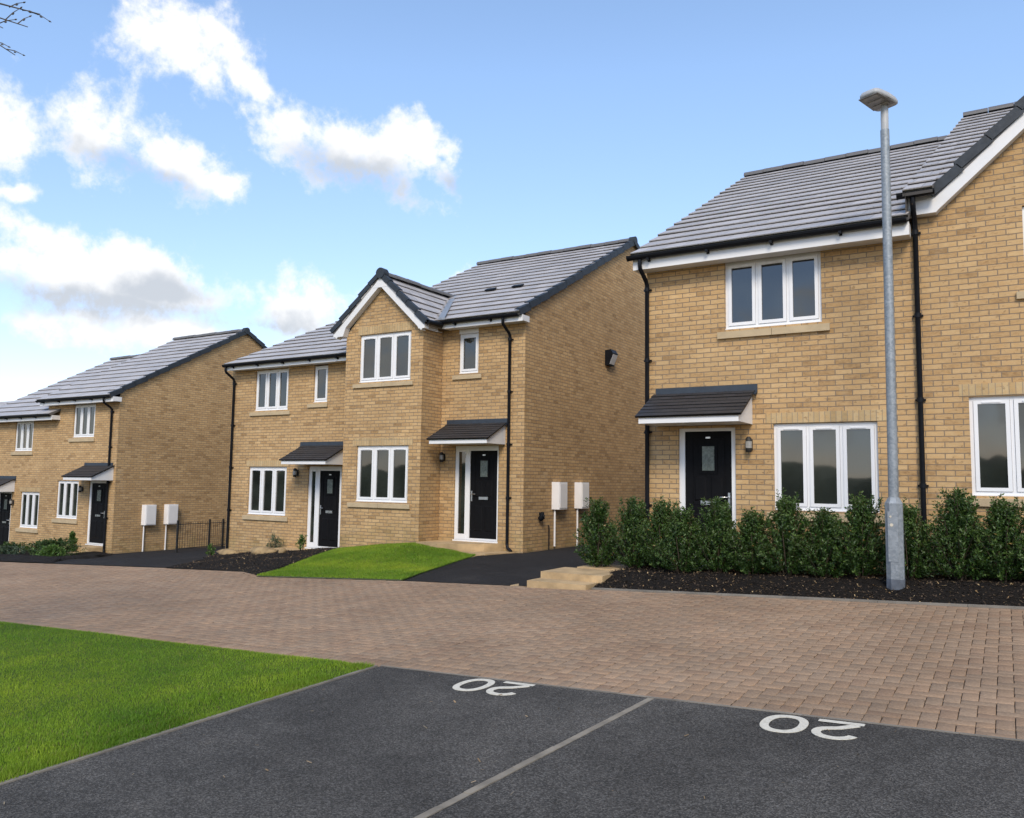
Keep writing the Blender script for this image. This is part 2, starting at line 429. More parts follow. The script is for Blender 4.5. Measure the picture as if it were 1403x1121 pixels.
LAWN_M=[(-11.32,10.02),(-8.32,10.34),(-8.62,11.2),(-8.85,12.1),(-9.08,13.0),(-9.3,13.95),(-9.95,14.1),(-10.5,14.1),(-11.1,14.2),(-13.3,14.22),(-12.75,13.3),(-12.0,11.6)]
def lawn_m(u,v): return H(u,v)+.03
sheet('garden_lawn',LAWN_M,M['turf'],.3,.012)
DRIVE_M=[(-8.3,10.37),(-6.0,10.37),(-6.0,11.3),(-5.35,12.0),(-4.9,12.1),(-4.9,26),(-8.8,26),(-8.8,15.0),(-9.0,14.95),(-9.3,13.98),(-9.08,13.0),(-8.85,12.1),(-8.6,11.2)]
sheet('right_driveway',DRIVE_M,M['drive'],.5,.006)
DRIVE_L=[(-18.6,10.55),(-14.75,10.66),(-15.4,12.0),(-16.6,13.3),(-18.2,14.6),(-18.25,15.0),(-18.25,26),(-24.58,26),(-24.58,15.75),(-23.5,15.2),(-21.5,13.0)]
sheet('left_driveway',DRIVE_L,M['drive'],.5,.006)
BED_M=[(-14.7,10.64),(-12.3,10.57),(-11.5,10.2),(-12.0,11.6),(-12.75,13.3),(-13.3,14.24),(-13.34,15.0),(-18.22,15.0),(-18.2,14.6),(-16.6,13.3),(-15.4,12.0)]
def bedm(u,v):
    e=min(1,max(0,(v-10.45)/.6))
    return H(u,v)+.006+e*(.03+.05*mnoise.noise(V((u*1.3,v*1.3,3)))+.015*mnoise.noise(V((u*9,v*9,1))))
sheet('middle_planting_bed',BED_M,M['soil'],.15,.0,fn=bedm,taper=True)
BED_L=[(-34,10.4),(-18.65,10.56),(-21.5,13.0),(-23.5,15.2),(-24.4,15.3),(-24.4,15.8),(-34,15.8)]
sheet('left_planting_bed',BED_L,M['soil'],.2,.0,taper=True,fn=lambda u,v:H(u,v)+.006+min(1,max(0,(v-10.4)/.6))*(.05+.08*mnoise.noise(V((u*1.1,v*1.1,3)))+.015*mnoise.noise(V((u*9,v*9,1)))))
BED_R=[(-5.3,10.44),(6,10.44),(6,12.12),(-4.8,12.12),(-5.6,11.75),(-5.55,11.4),(-5.25,10.8)]
def bedr(u,v):
    t=min(1,max(0,(v-10.44)/.7)); e=min(1,max(0,(u+5.45)/.5)); e=e*e*(3-2*e)
    return G(u,v)-.02+.02*e+.17*t*e+.035*mnoise.noise(V((u*2,v*2,3)))*t+.014*mnoise.noise(V((u*11,v*11,1)))
sheet('hedge_bed',BED_R,M['soil'],.1,.0,fn=bedr)

def inpoly(P,poly):
    x,y=P[:,0],P[:,1]; r=np.zeros(len(P),bool); j=len(poly)-1
    for i in range(len(poly)):
        xi,yi=poly[i];xj,yj=poly[j]
        r^=((yi>y)!=(yj>y))&(x<(xj-xi)*(y-yi)/(yj-yi+1e-12)+xi); j=i
    return r
def scatter(poly,n,rg,dens=None):
    a=np.array(poly); lo,hi=a.min(0),a.max(0); P=rg.uniform(lo,hi,(n,2)); P=P[inpoly(P,poly)]
    if dens is not None: P=P[rg.uniform(0,1,len(P))<dens(P)]
    return P
def blades(name,P,hfn,hmin,hmax,w,rg,label,cols):
    n=len(P); z=np.array([hfn(a,b) for a,b in P])
    ang=rg.uniform(0,2*np.pi,n); h=rg.uniform(hmin,hmax,n); lean=rg.uniform(.1,.9,n)*h; la=rg.uniform(0,2*np.pi,n)
    # mown drift and clumps
    cl=np.array([mnoise.noise(V((a*1.6,b*1.6,5))) for a,b in P]); h*=1+.35*cl
    dx=np.cos(ang)*w/2; dy=np.sin(ang)*w/2
    c=np.zeros((n,3,3)); c[:,0]=np.stack([P[:,0]-dx,P[:,1]-dy,z-.005],1); c[:,1]=np.stack([P[:,0]+dx,P[:,1]+dy,z-.005],1)
    c[:,2]=np.stack([P[:,0]+np.cos(la)*lean,P[:,1]+np.sin(la)*lean,z+h],1)
    f=np.arange(n*3).reshape(n,3)
    k=np.clip(rg.normal(.5,.22,n)+cl*.3,0,1)[:,None]
    t=cols[0]*(1-k)+cols[1]*k
    c2=np.array([mnoise.noise(V((a*.55,b*.9,9)))+.6*mnoise.noise(V((a*3.1,b*3.1,2))) for a,b in P])[:,None]
    t=t*(1+.30*c2); t[:,0]*=(1+.25*c2[:,0])
    dry=rg.uniform(0,1,n)<.05; t[dry]=cols[2]
    return npmesh(name,c.reshape(-1,3),f,M['blade'],t,kind='stuff',label=label)
GC=(np.array([.13,.235,.015]),np.array([.265,.40,.035]),np.array([.22,.20,.07]))
rg=np.random.default_rng(21)
def densN(P):
    d=np.hypot(P[:,0],P[:,1]); return np.clip((4.2/np.maximum(d,.5))**1.6,0.02,1)
# only the part of the lawn in front of the camera needs dense blades
pn=[(-18,5.37),(-4.60,5.37),(-4.60,1.2),(-6.5,1.2),(-18,4.2)]
P=scatter(pn,1300000,rg,densN)
blades('lawn_grass',P,lawn_h,.008,.022,.0055,rg,'short green mown grass covering the front lawn beside the parking bays',GC)
edge=np.stack([rg.uniform(-4.72,-4.575,14000),rg.uniform(.8,5.36,14000)],1)
blades('edge_grass',edge[np.array([mnoise.noise(V((a*2,b*2.3,7)))>-.12 for a,b in edge])],lawn_h,.012,.042,.006,rg,'longer darker grass tufts along the lawn edging strip',(GC[0]*.85,GC[1]*.9,GC[2]))
P=scatter(LAWN_M,130000,rg)
blades('garden_grass',P,lawn_m,.012,.03,.010,rg,'short green grass of the small sloping lawn before the projecting gable',GC)
def chips(name,poly,n,hfn,rg,label,size=.02,cols=((.30,.19,.09),(.42,.30,.16),(.10,.07,.045),(.05,.035,.025)),p=(.07,.05,.36,.52)):
    P=scatter(poly,n,rg); n=len(P); z=np.array([hfn(a,b) for a,b in P])+.006
    s=rg.uniform(.5,1.3,n)*size; w=s*rg.uniform(.25,.6,n); a=rg.uniform(0,2*np.pi,n); tl=rg.normal(0,.35,n)
    ca,sa=np.cos(a),np.sin(a); co=[]
    for sx,sy in ((-1,-1),(1,-1),(1,1),(-1,1)):
        lx,ly=sx*s/2,sy*w/2
        co.append(np.stack([P[:,0]+lx*ca-ly*sa,P[:,1]+lx*sa+ly*ca,z+lx*tl+.002],1))
    c=np.stack(co,1).reshape(-1,3); f=np.arange(n*4).reshape(n,4)
    t=np.array(cols)[rg.choice(len(cols),n,p=p)]*rg.uniform(.7,1.2,(n,1))
    npmesh(name,c,f,M['chip'],t,kind='stuff',label=label)
chips('mulch_chips',BED_R,16000,bedr,rg,'pale and dark bark chips scattered over the hedge bed',.028)
chips('bed_chips',BED_M,6000,bedm,rg,'bark chips over the middle planting bed',.03)
chips('dead_leaves',[(-4.5,2.2),(2,2.2),(2,5.35),(-4.5,5.35)],90,lambda u,v:G(u,v)+.004,rg,'few dry leaf scraps blown over the parking bay asphalt',.022,((.30,.21,.12),(.38,.28,.17),(.20,.14,.08),(.24,.2,.14)),(.25,.25,.25,.25))

# ------------------------------------------------------------------ house kit
def wall_grid(mb,v,u0,u1,z0,z1,holes=(),depth=.11,axis='y'):
    us=sorted({u0,u1,*[x for h in holes for x in h[:2]]}); zs=sorted({z0,z1,*[x for h in holes for x in h[2:4]]})
    us=[x for x in us if u0<=x<=u1]; zs=[x for x in zs if z0<=x<=z1]
    for a,b in zip(us,us[1:]):
        for c,d in zip(zs,zs[1:]):
            m=((a+b)/2,(c+d)/2)
            if any(h[0]<m[0]<h[1] and h[2]<m[1]<h[3] for h in holes): continue
            mb.face([(a,v,c),(b,v,c),(b,v,d),(a,v,d)])
    for h in holes:
        a,b,c,d=h[:4]; w=v+depth
        mb.face([(a,v,c),(a,v,d),(a,w,d),(a,w,c)]); mb.face([(b,v,d),(b,v,c),(b,w,c),(b,w,d)])
        mb.face([(a,v,d),(b,v,d),(b,w,d),(a,w,d)]); mb.face([(b,v,c),(a,v,c),(a,w,c),(b,w,c)])
def slope(mb,A0,A1,B0,B1,gauge=.452,hb=.042,ht=.010,thick=.05):
    """tiled slope: eave A0-A1, ridge B0-B1, stepped courses"""
    A0,A1,B0,B1=map(V,(A0,A1,B0,B1)); n=(A1-A0).cross(B0-A0).normalized()
    if n.z<0: n=-n
    L=((B0-A0).length+(B1-A1).length)/2; k=max(1,round(L/gauge)); W=(A1-A0).length
    wl=(A1-A0).normalized()
    u0=A0.x if abs(wl.x)>.5 else A0.y
    sg=1 if (wl.x if abs(wl.x)>.5 else wl.y)>0 else -1
    seg=max(1,int(W/1.2)); rr=random.Random(int(abs(A0.x*31+A0.z*17)*10))
    for i in range(k):
        t0,t1=i/k,(i+1)/k; s0,s1=i*gauge+.001,(i+1)*gauge-.001
        a0,a1=A0.lerp(B0,t0),A1.lerp(B1,t0); b0,b1=A0.lerp(B0,t1),A1.lerp(B1,t1)
        js=[rr.gauss(0,.0022) for _ in range(seg+1)]
        for j in range(seg):
            f0,f1=j/seg,(j+1)/seg
            p0,p1,q1,q0=a0.lerp(a1,f0),a0.lerp(a1,f1),b0.lerp(b1,f1),b0.lerp(b1,f0)
            U0,U1=u0+sg*W*f0,u0+sg*W*f1
            h0,h1=hb+js[j],hb+js[j+1]
            mb.face([p0+n*h0,p1+n*h1,q1+n*ht,q0+n*ht],[(U0,s0),(U1,s0),(U1,s1),(U0,s1)])
            tb=hb*.42; dd=(q0-p0).normalized()*hb*1.1
            mb.face([p0+n*(h0-tb),p1+n*(h1-tb),p1+n*h1,p0+n*h0],[(U0+9,s0),(U1+9,s0),(U1+9,s0+.03),(U0+9,s0+.03)])
            mb.face([p0+n*(h0-tb)+dd,p1+n*(h1-tb)+dd,p1+n*(h1-tb),p0+n*(h0-tb)],[(U0+9,s0+.03)]*4)
            mb.face([p0-n*.01+dd,p1-n*.01+dd,p1+n*(h1-tb)+dd,p0+n*(h0-tb)+dd],[(U0+9,s0+.03)]*4)
        for (e0,e1,hh,fl) in ((a0,b0,hb+js[0],0),(a1,b1,hb+js[-1],1)):
            q=[e0-n*thick,e1-n*thick,e1+n*ht,e0+n*hh]
            if fl==0: q=q[::-1]
            mb.face(q,[(0,s0)]*4)
    mb.face([A0-n*thick,B0-n*thick,B1-n*thick,A1-n*thick],[(0,0)]*4)
    mb.face([A0-n*thick,A1-n*thick,A1-n*.01,A0-n*.01],[(0,0)]*4)
def ridge(mb,a,b,down,r=.115,seg=.45):
    a,b=V(a),V(b); L=(b-a).length; d=(b-a)/L; k=max(1,round(L/seg)); side=d.cross(V((0,0,1))).normalized(); up=side.cross(d)
    prof=[(math.cos(t),math.sin(t)) for t in np.linspace(math.pi*1.06,-math.pi*.06,9)]
    for i in range(k):
        p=a+d*(L*i/k+.004); q=a+d*(L*(i+1)/k-.004); h=.006*((i%3)-1)
        R=[[x+side*c*r*1.15+up*(s*r*.85+h-.02) for c,s in prof] for x in (p,q)]
        for j in range(8): mb.face([R[0][j],R[0][j+1],R[1][j+1],R[1][j]],[(0,0)]*4,True)
        mb.face(R[0][::-1],[(0,0)]*9); mb.face(R[1],[(0,0)]*9)
def verge(mb,a,b,out,seg=.47,top=.13,drop=.15,lift=.05,cap=True):
    """dry verge caps from eave a to ridge b; out = outward unit vector"""
    a,b,out=V(a),V(b),V(out); L=(b-a).length; d=(b-a)/L; n=d.cross(out)
    if n.z<0: n=-n
    k=max(1,round(L/seg))
    for i in range(k):
        p=a+d*(L*i/k); ln=d*(L/k+.012); st=n*.01*(i%2)
        tilt=n*.032
        o=p+n*(lift+.006)+tilt+st
        P=[o-out*(top-.03),o+out*.03,o+out*.03-n*drop,o+out*.012-n*drop,o+out*.012-n*.02,o-out*(top-.03)-n*.02]
        Q=[x+ln-tilt for x in P]
        nn=len(P)
        for j in range(nn): 
            j2=(j+1)%nn; mb.face([P[j],P[j2],Q[j2],Q[j]])
        mb.face(P[::-1]); mb.face(Q)
    if cap:
        p=b+n*lift
        mb.tube([p-out*.13-V((0,0,.03)),p+out*.045-V((0,0,.03))],.125,14)
def window(par,v,u0,u1,z0,z1,lights=3,sill=None,lintel=None,recess=.045,blind=None):
    f=MB(); y0=v+recess; y1=y0+.065; a=.045; s=.048; mu=.04
    def ring(x0,x1,c0,c1,w,ya,yb,wb=None):
        wb=wb or w
        f.box(x0,x0+w,ya,yb,c0,c1); f.box(x1-w,x1,ya,yb,c0,c1); f.box(x0+w,x1-w,ya,yb,c1-w,c1); f.box(x0+w,x1-w,ya,yb,c0,c0+wb)
    ring(u0,u1,z0,z1,a,y0,y1,.055)
    w=(u1-u0-2*a-(lights-1)*mu)/lights; panes=[]
    for k in range(lights):
        x0=u0+a+k*(w+mu); x1=x0+w
        if k: f.box(x0-mu,x0,y0,y1,z0+.055,z1-a)
        ring(x0+.003,x1-.003,z0+.058,z1-a-.003,s,y0-.014,y1-.012)
        ww=(x1-x0)
        if lights>1 or True: f.box(x0+ww*.24,x1-ww*.24,y0-.024,y0-.0145,z1-a-.038,z1-a-.018)
        panes.append((x0+s+.003,x1-s-.003,z0+.058+s,z1-a-.003-s))
    f.box(u0-.004,u1+.004,y0-.035,y0-.001,z0-.022,z0+.012)
    fo=f.build('window',M['upvc'],par,bevel=.004)
    for q in panes:
        p=MB(); t1,t2=random.uniform(-.004,.004),random.uniform(-.005,.005)
        C=[(x,y0+.012+yy+(t1 if x==q[0] else -t1)+(t2 if z==q[2] else -t2),z) for yy in (0,.02) for z in (q[2],q[3]) for x in (q[0],q[1])]
        for k4 in ((0,1,3,2),(5,4,6,7),(1,0,4,5),(2,3,7,6),(0,2,6,4),(3,1,5,7)): p.face([C[i4] for i4 in k4])
        p.build('pane',M['glass'],fo)
    if sill:
        s_=MB(); m=(sill[0]+sill[1])/2 if sill[1]-sill[0]>1.2 else None
        for a_,b_ in ([(sill[0],m-.003),(m+.003,sill[1])] if m else [(sill[0],sill[1])]):
            s_.prism([(a_,v-.045,sill[2]),(a_,v-.045,sill[3]-.022),(a_,v+.08,sill[3]-.003),(a_,v+.08,sill[2])],(b_-a_,0,0))
        s_.build('sill',M['stone'],fo,bevel=.006)
    if lintel:
        l=MB(); l.box(lintel[0],lintel[1],v-.006,v+.1,lintel[2],lintel[3])
        i0=0
        # soldier bricks: uv across the run
        l.build('lintel',M['soldier'],fo)
    return fo
def door(par,v,fu0,fu1,z0,z1,lu0,lu1,ltop,side=None,hinge=1,small=False):
    yf=v+.035; lz0=z0+.05
    d=MB(); d.box(lu0,lu1,yf+.022,yf+.07,lz0,ltop)
    w=lu1-lu0; h=ltop-lz0; c=(lu0+lu1)/2
    # raised panels: surround of the light, two side upper, two lower
    def panel(x0,x1,a,b):
        y=yf+.022; t=.012; k=.02
        P=[(x0,y,a),(x1,y,a),(x1,y,b),(x0,y,b)]; Q=[(x0+k,y-t,a+k),(x1-k,y-t,a+k),(x1-k,y-t,b-k),(x0+k,y-t,b-k)]
        d.face(Q)
        for i in range(4):
            j=(i+1)%4; d.face([P[i],P[j],Q[j],Q[i]])
    gx0,gx1,ga,gb=c-w*.13,c+w*.13,lz0+h*.70,lz0+h*.885
    def rim(x0,x1,a,b,k,t):
        y=yf+.022
        for q in ((x0,x0+k,a,b),(x1-k,x1,a,b),(x0+k,x1-k,a,a+k),(x0+k,x1-k,b-k,b)): d.box(q[0],q[1],y-t,y+.001,q[2],q[3])
    rim(gx0-.045,gx1+.045,ga-.045,gb+.045,.03,.014)
    rim(lu0+w*.15,lu1-w*.15,lz0+h*.44,lz0+h*.95,.014,.008)
    panel(lu0+w*.16,c-w*.05,lz0+h*.08,lz0+h*.37); panel(c+w*.05,lu1-w*.16,lz0+h*.08,lz0+h*.37)
    panel(lu0+w*.2,c-w*.05,lz0+h*.47,lz0+h*.655); panel(c+w*.05,lu1-w*.2,lz0+h*.47,lz0+h*.655)
    do=d.build('door',M['door'],par,bevel=.003)
    p=MB(); p.box(gx0,gx1,yf+.012,yf+.03,ga,gb); p.build('door_pane',M['frost'],do)
    f=MB()
    f.box(fu0,lu0 if side is None else side[0],yf,yf+.08,z0,z1)
    if side is not None:
        f.box(side[1],lu0,yf,yf+.08,z0,z1); f.box(side[0],side[1],yf,yf+.08,z0,z0+.13); f.box(side[0],side[1],yf,yf+.08,ltop-.02,z1)
        f.box(side[1]+.03,side[1]+.036,yf-.004,yf,z0,z1)
    f.box(lu1,fu1,yf,yf+.08,z0,z1); f.box(lu0,lu1,yf,yf+.08,ltop,z1)
    f.box(fu0-.012,fu1+.012,yf-.05,yf+.08,z0-.03,z0+.0)
    f.box(lu0,lu1,yf+.005,yf+.08,z0,lz0-.006)
    f.build('door_frame',M['upvc'],do,bevel=.004)
    if side is not None:
        g=MB(); g.box(side[0],side[1],yf+.02,yf+.045,z0+.13,ltop-.02); g.build('sidelight',M['glass'],do)
    lz=lz0+h*.455
    lp=MB(); lp.box(c-w*.165,c+w*.165,yf+.004,yf+.022,lz-.03,lz+.032); lp.box(c-w*.13,c+w*.13,yf-.001,yf+.0035,lz-.016,lz+.018); lp.build('letter_plate',M['chrome'],do,bevel=.003)
    hx=lu1-.045 if hinge>0 else lu0+.045; s=-1 if hinge>0 else 1
    hd=MB(); hd.box(hx-.017,hx+.017,yf+.008,yf+.022,lz-.07,lz+.16); hd.tube([(hx,yf+.01,lz+.09),(hx,yf-.035,lz+.09),(hx+s*.125,yf-.035,lz+.09)],.0105,8); hd.build('handle',M['chrome'],do)
    pl=MB(); pl.box(c-.035,c+.035,yf+.008,yf+.0215,ltop-.11,ltop-.085); pl.build('number_plate',M['chrome'],do)
    return do
def canopy(par,v,u0,u1,vf,zb,zt,ztop,fl0,fl1):
    """lean-to door canopy: fascia zb..zt at vf, roof up to ztop at the wall"""
    c=MB(); w0,w1=u0,u1
    c.box(w0,w1,vf,vf+.03,zb,zt)
    for x in (w0,w1-.025):
        c.prism([(x,vf+.03,zb+.002),(x,vf+.03,zt-.012),(x,v-.004,ztop-.07),(x,v-.004,zb+.002)],(.025,0,0))
    c.box(w0+.025,w1-.025,vf+.03,v-.004,zb+.006,zb+.02)
    co=c.build('canopy',M['board'],par,bevel=.003)
    r=MB(); slope(r,(w0-.045,vf-.035,zt+.012),(w1+.045,vf-.035,zt+.012),(w0-.045,v-.003,ztop-.03),(w1+.045,v-.003,ztop-.03),.13,.016,.006,.018)
    r.build('canopy_roof',M['ctile'],co)
    f=MB(); f.prism([(fl0,v-.01,ztop-.075),(fl0,v-.10,ztop-.105),(fl0,v-.105,ztop-.09),(fl0,v-.024,ztop-.05),(fl0,v-.018,ztop+.06),(fl0,v-.004,ztop+.062),(fl0,v-.004,ztop-.075)],(fl1-fl0,0,0))
    f.build('flashing',M['lead'],co,bevel=.003)
    return co
def fasc(mb,u0,u1,v,vf,zb,zt):
    mb.box(u0,u1,vf,vf+.022,zb,zt); mb.box(u0,u1,vf+.022,v-.002,zb+.012,zb+.03)
    for x in (u0,u1-.018): mb.box(x,x+.018,vf+.022,v-.002,zb+.03,zt)
def gutter(par,u0,u1,vf,z,ends=True):
    g=MB(); y=vf-.062; n=9; r=.06
    prof=[(math.cos(t),math.sin(t)) for t in np.linspace(math.pi,2*math.pi,n)]
    for (ra,fl) in ((r,0),(r-.006,1)):
        for a,b in zip(prof,prof[1:]):
            q=[(u0,y+a[0]*ra,z+a[1]*ra),(u1,y+a[0]*ra,z+a[1]*ra),(u1,y+b[0]*ra,z+b[1]*ra),(u0,y+b[0]*ra,z+b[1]*ra)]
            g.face(q if fl else q[::-1],None,True)
    for sx in (-1,1): g.box(u0,u1,y+sx*r-(.004),y+sx*r+.004,z-.004,z+.008)
    for x in (u0,u1): g.prism([(x,y+a*r*1.06,z+b*r*1.06) for a,b in prof],(.02 if x==u0 else -.02,0,0))
    x=u0+.35
    while x<u1-.2:
        g.box(x-.02,x+.02,vf-.10,vf-.002,z-.085,z-.05); g.box(x-.02,x+.02,vf-.018,vf-.001,z-.1,z+.03); x+=.95
    return g.build('gutter',M['black'],par)
def downpipe(par,u,v,vf,zg,zb,shoe=True):
    p=MB(); y=v-.055
    path=[(u,vf-.062,zg-.03),(u,vf-.062,zg-.12),(u,vf-.04,zg-.17),(u,y+(-.04),zg-.32),(u,y,zg-.38),(u,y,zb+.22)]
    if shoe: path+= [(u,y,zb+.17),(u+.03,y-.02,zb+.10),(u+.14,y-.05,zb+.03)]
    else: path+=[(u,y,zb-.1)]
    p.tube(path,.034,10)
    z=zg-.45
    while z>zb+.3:
        p.tube([(u,y,z-.03),(u,y,z+.03)],.043,10); p.box(u-.065,u+.065,y+.02,y+.053,z-.012,z+.012); z-=1.15
    return p.build('downpipe',M['black'],par)
def wall_lamp(par,u,v,z,kind=0):
    l=MB(); l.box(u-.035,u+.035,v-.03,v-.003,z-.08,z+.08); l.tube([(u,v-.03,z),(u,v-.09,z)],.014,8)
    l.tube([(u,v-.10,z-.11),(u,v-.10,z-.10),(u,v-.10,z+.09),(u,v-.10,z+.12)],[.03,.045,.045,.02],12)
    o=l.build('wall_lamp',M['iron'],par)
    g=MB(); g.tube([(u,v-.10,z-.05),(u,v-.10,z+.05)],.049,12); g.build('lamp_glass',M['lamp_glass'],o)
def side_wall(mb,u,v0,v1,zb,ze,vr,zr,face):
    q=[(u,v0,zb),(u,v1,zb),(u,v1,ze),(u,vr,zr),(u,v0,ze)]
    mb.face(q if face>0 else q[::-1])
HG='semi-detached buff brick houses along the block-paved lane'
def house(base,label): return thing('brick_house',base,label,'house',HG)
def mirror_roof(mb,u0,u1,ve,ze,vr,zr):
    slope(mb,(u0,ve,ze),(u1,ve,ze),(u0,vr,zr),(u1,vr,zr))
    slope(mb,(u1,2*vr-ve,ze),(u0,2*vr-ve,ze),(u1,vr,zr),(u0,vr,zr))
def rz(v,ve,ze,vr,zr): return ze+(zr-ze)*(v-ve)/(vr-ve)

# ---- R: near right house (two lights high, door left) -------------------------------
v=12.16; ve,ze,vr,zr=11.78,3.615,18.6,7.2
h=house((-2.9,v,-1.4),'near brick house behind the hedge with black door under lean-to canopy and wide three-light windows')
w=MB()
wall_grid(w,v,-4.87,-.95,-1.9,3.43,[(-3.60,-2.19,2.36,3.415),(-2.90,-1.49,-.36,.90),(-4.35,-3.46,-1.25,.86)])
w.face([(-4.87,v,3.43),(-.95,v,3.43),(-.95,v+.2,rz(v+.2,ve,ze,vr,zr)-.1),(-4.87,v+.2,rz(v+.2,ve,ze,vr,zr)-.1)])
sw=rz(v,ve,ze,vr,zr)-.045
side_wall(w,-4.87,v,2*vr-v,-1.9,sw,vr,zr-.045,-1); side_wall(w,-.95,v,2*vr-v,-1.9,sw,vr,zr-.045,1)
w.face([(-.95,2*vr-v,-1.9),(-4.87,2*vr-v,-1.9),(-4.87,2*vr-v,3.43),(-.95,2*vr-v,3.43)])
w.build('wall',M['brick'],h)
r=MB(); slope(r,(-5.0,ve,ze),(-1.0,ve,ze),(-5.0,vr,zr),(-.4,vr,zr)); slope(r,(-.9,2*vr-ve,ze),(-5.0,2*vr-ve,ze),(-.9,vr,zr),(-5.0,vr,zr)); ro=r.build('roof',M['tile'],h)
r=MB(); ridge(r,(-5.0,vr,zr+.035),(-.52,vr,zr+.035),None); r.build('ridge_tiles',M['tile'],ro)
f=MB(); fasc(f,-4.99,-1.0,v,11.86,3.39,3.57); f.build('fascia',M['board'],h,bevel=.003)
gutter(h,-5.06,-1.02,11.86,3.595); downpipe(h,-4.85,v,11.86,3.56,-1.5,False)
window(h,v,-3.60,-2.19,2.36,3.41,3,(-3.71,-2.08,2.22,2.345))
window(h,v,-2.90,-1.49,-.36,.895,3,(-3.0,-1.39,-.50,-.375),(-3.01,-1.36,.905,1.06))
door(h,v,-4.35,-3.46,-1.25,.86,-4.26,-3.53,.81,None,1)
canopy(h,v,-4.71,-3.20,11.41,.895,.985,1.44,-4.715,-3.12)
wall_lamp(h,-3.235,v,.59)
# ---- R3: right-hand neighbour with the flush gable ------------------------------------
ve3,ze3,zr3=11.78,3.95,7.62
h=house((1.5,v,-1.3),'brick house at the right edge with steep white bargeboard gable and higher roof')
ga,gz,gp=1.02,5.50,.933
w=MB()
wall_grid(w,v,-.949,5.2,-1.9,3.78,[(-.38,1.03,-.10,1.19),(.3,1.72,2.56,3.66)])
w.face([(-.72,v,3.78),(2.76,v,3.78),(ga,v,gz-.12)])
w.face([(-.949,v,3.78),(-.949,v-.35,3.78),(-.949,v-.35,3.8),(-.949,v,3.8)])
sw=rz(v,ve3,ze3,vr,zr3)-.045
side_wall(w,5.2,v,2*vr-v,-1.9,sw,vr,zr3-.045,1)
w.face([(5.2,2*vr-v,-1.9),(-.949,2*vr-v,-1.9),(-.949,2*vr-v,3.78),(5.2,2*vr-v,3.78)])
w.build('wall',M['brick'],h)
r=MB(); kz=(zr3-ze3)/(vr-ve3)
slope(r,(-1.06,ve3,ze3),(-.70,ve3,ze3),(-.5,vr,zr3),(-.30,vr,zr3))
r.face([(-1.03,ve3,ze+.01),(-1.03,ve3,ze3),(-.48,vr,zr3),(-.48,vr,zr)],[(0,0)]*4); slope(r,(-.68,v+.04,ze3+kz*(v+.04-ve3)),(5.35,v+.04,ze3+kz*(v+.04-ve3)),(-.30,vr,zr3),(5.35,vr,zr3))
slope(r,(5.35,2*vr-ve3,ze3),(-.5,2*vr-ve3,ze3),(5.35,vr,zr3),(-.5,vr,zr3))
gb=ve3+(gz-ze3)/((zr3-ze3)/(vr-ve3))
vfr=v-.16
slope(r,(-.72,vfr,3.93),(-.72,gb,3.93),(ga,vfr,gz),(ga,gb+.3,gz)); slope(r,(2.76,gb,3.93),(2.76,vfr,3.93),(ga,gb+.3,gz),(ga,vfr,gz))
ro=r.build('roof',M['tile'],h)
r=MB(); ridge(r,(-.5,vr,zr3+.035),(5.35,vr,zr3+.035),None); r.build('ridge_tiles',M['tile'],ro); r=MB(); ridge(r,(ga,vfr,gz+.035),(ga,gb+.1,gz+.035),None); r.build('ridge_tiles',M['tile'],ro)
r=MB(); verge(r,(-.74,vfr,3.93),(ga,vfr,gz+.02),(0,-1,0),.5,.16,.13); r.build('verge_caps',M['navy'],ro); r=MB(); verge(r,(2.78,vfr,3.93),(ga,vfr,gz+.02),(0,-1,0),.5,.16,.13,cap=False); r.build('verge_caps',M['navy'],ro)
f=MB()
for s,x0 in ((1,-.72),(-1,2.76)):
    d=V((ga-x0,0,gz-3.93)); L=d.length; d=d/L; n=V((-d.z*s,0,d.x*s)); n=n if n.z>0 else -n
    f.obox(V((x0,vfr+.012,3.93))-n*.20-d*.1,d*(L+.1),V((0,.022,0)),n*.17); f.obox(V((x0,vfr+.034,3.93))-n*.2-d*.1,d*(L+.1),V((0,.124,0)),n*.018)
f.prism([(-1.04,vfr+.010,3.69),(-.68,vfr+.010,3.69),(-.52,vfr+.010,3.87),(-.60,vfr+.010,3.95),(-1.04,vfr+.010,3.93)],(0,.146,0))
f.build('bargeboard',M['board'],h,bevel=.003)
gutter(h,-1.14,-.68,11.92,3.95); downpipe(h,-.945,v,11.93,3.92,-1.5,False)
window(h,v,-.38,1.03,-.10,1.19,3,(-.48,1.13,-.235,-.115),(-.49,1.14,1.20,1.36))
window(h,v,.3,1.72,2.56,3.65,3,(.2,1.82,2.43,2.545))

# ---- M1: middle pair, right half with projecting gable --------------------------------
v=15.0; ve,ze,vr,zr=14.62,3.60,20.95,6.82
h=house((-11.4,v,-1.5),'middle brick house with projecting front gable, side door canopy and tall windowless side wall')
vg=14.25; gl,gr,gc=-13.32,-11.03,-12.2
w=MB()
wall_grid(w,v,-11.03,-8.82,-2.1,3.46,[(-10.57,-10.04,2.42,3.425),(-10.63,-9.46,-1.31,.78)])
wall_grid(w,v,-14.0,-13.32,-2.3,3.46)
wall_grid(w,vg,gl,gr,-2.3,3.40,[(-12.90,-11.37,2.25,3.37),(-12.90,-11.37,-.51,.77)])
w.face([(gl,vg,3.40),(gr,vg,3.40),(gc,vg,4.62)])
w.face([(gr,vg,-2.2),(gr,v,-2.2),(gr,v,3.5),(gr,vg,3.40)]); w.face([(gl,v,-2.2),(gl,vg,-2.2),(gl,vg,3.40),(gl,v,3.5)])
sw=rz(v,ve,ze,vr,zr)-.045
side_wall(w,-8.82,v,2*vr-v,-2.3,sw,vr,zr-.045,1); side_wall(w,-14.0,v,2*vr-v,-2.3,sw,vr,zr-.045,-1)
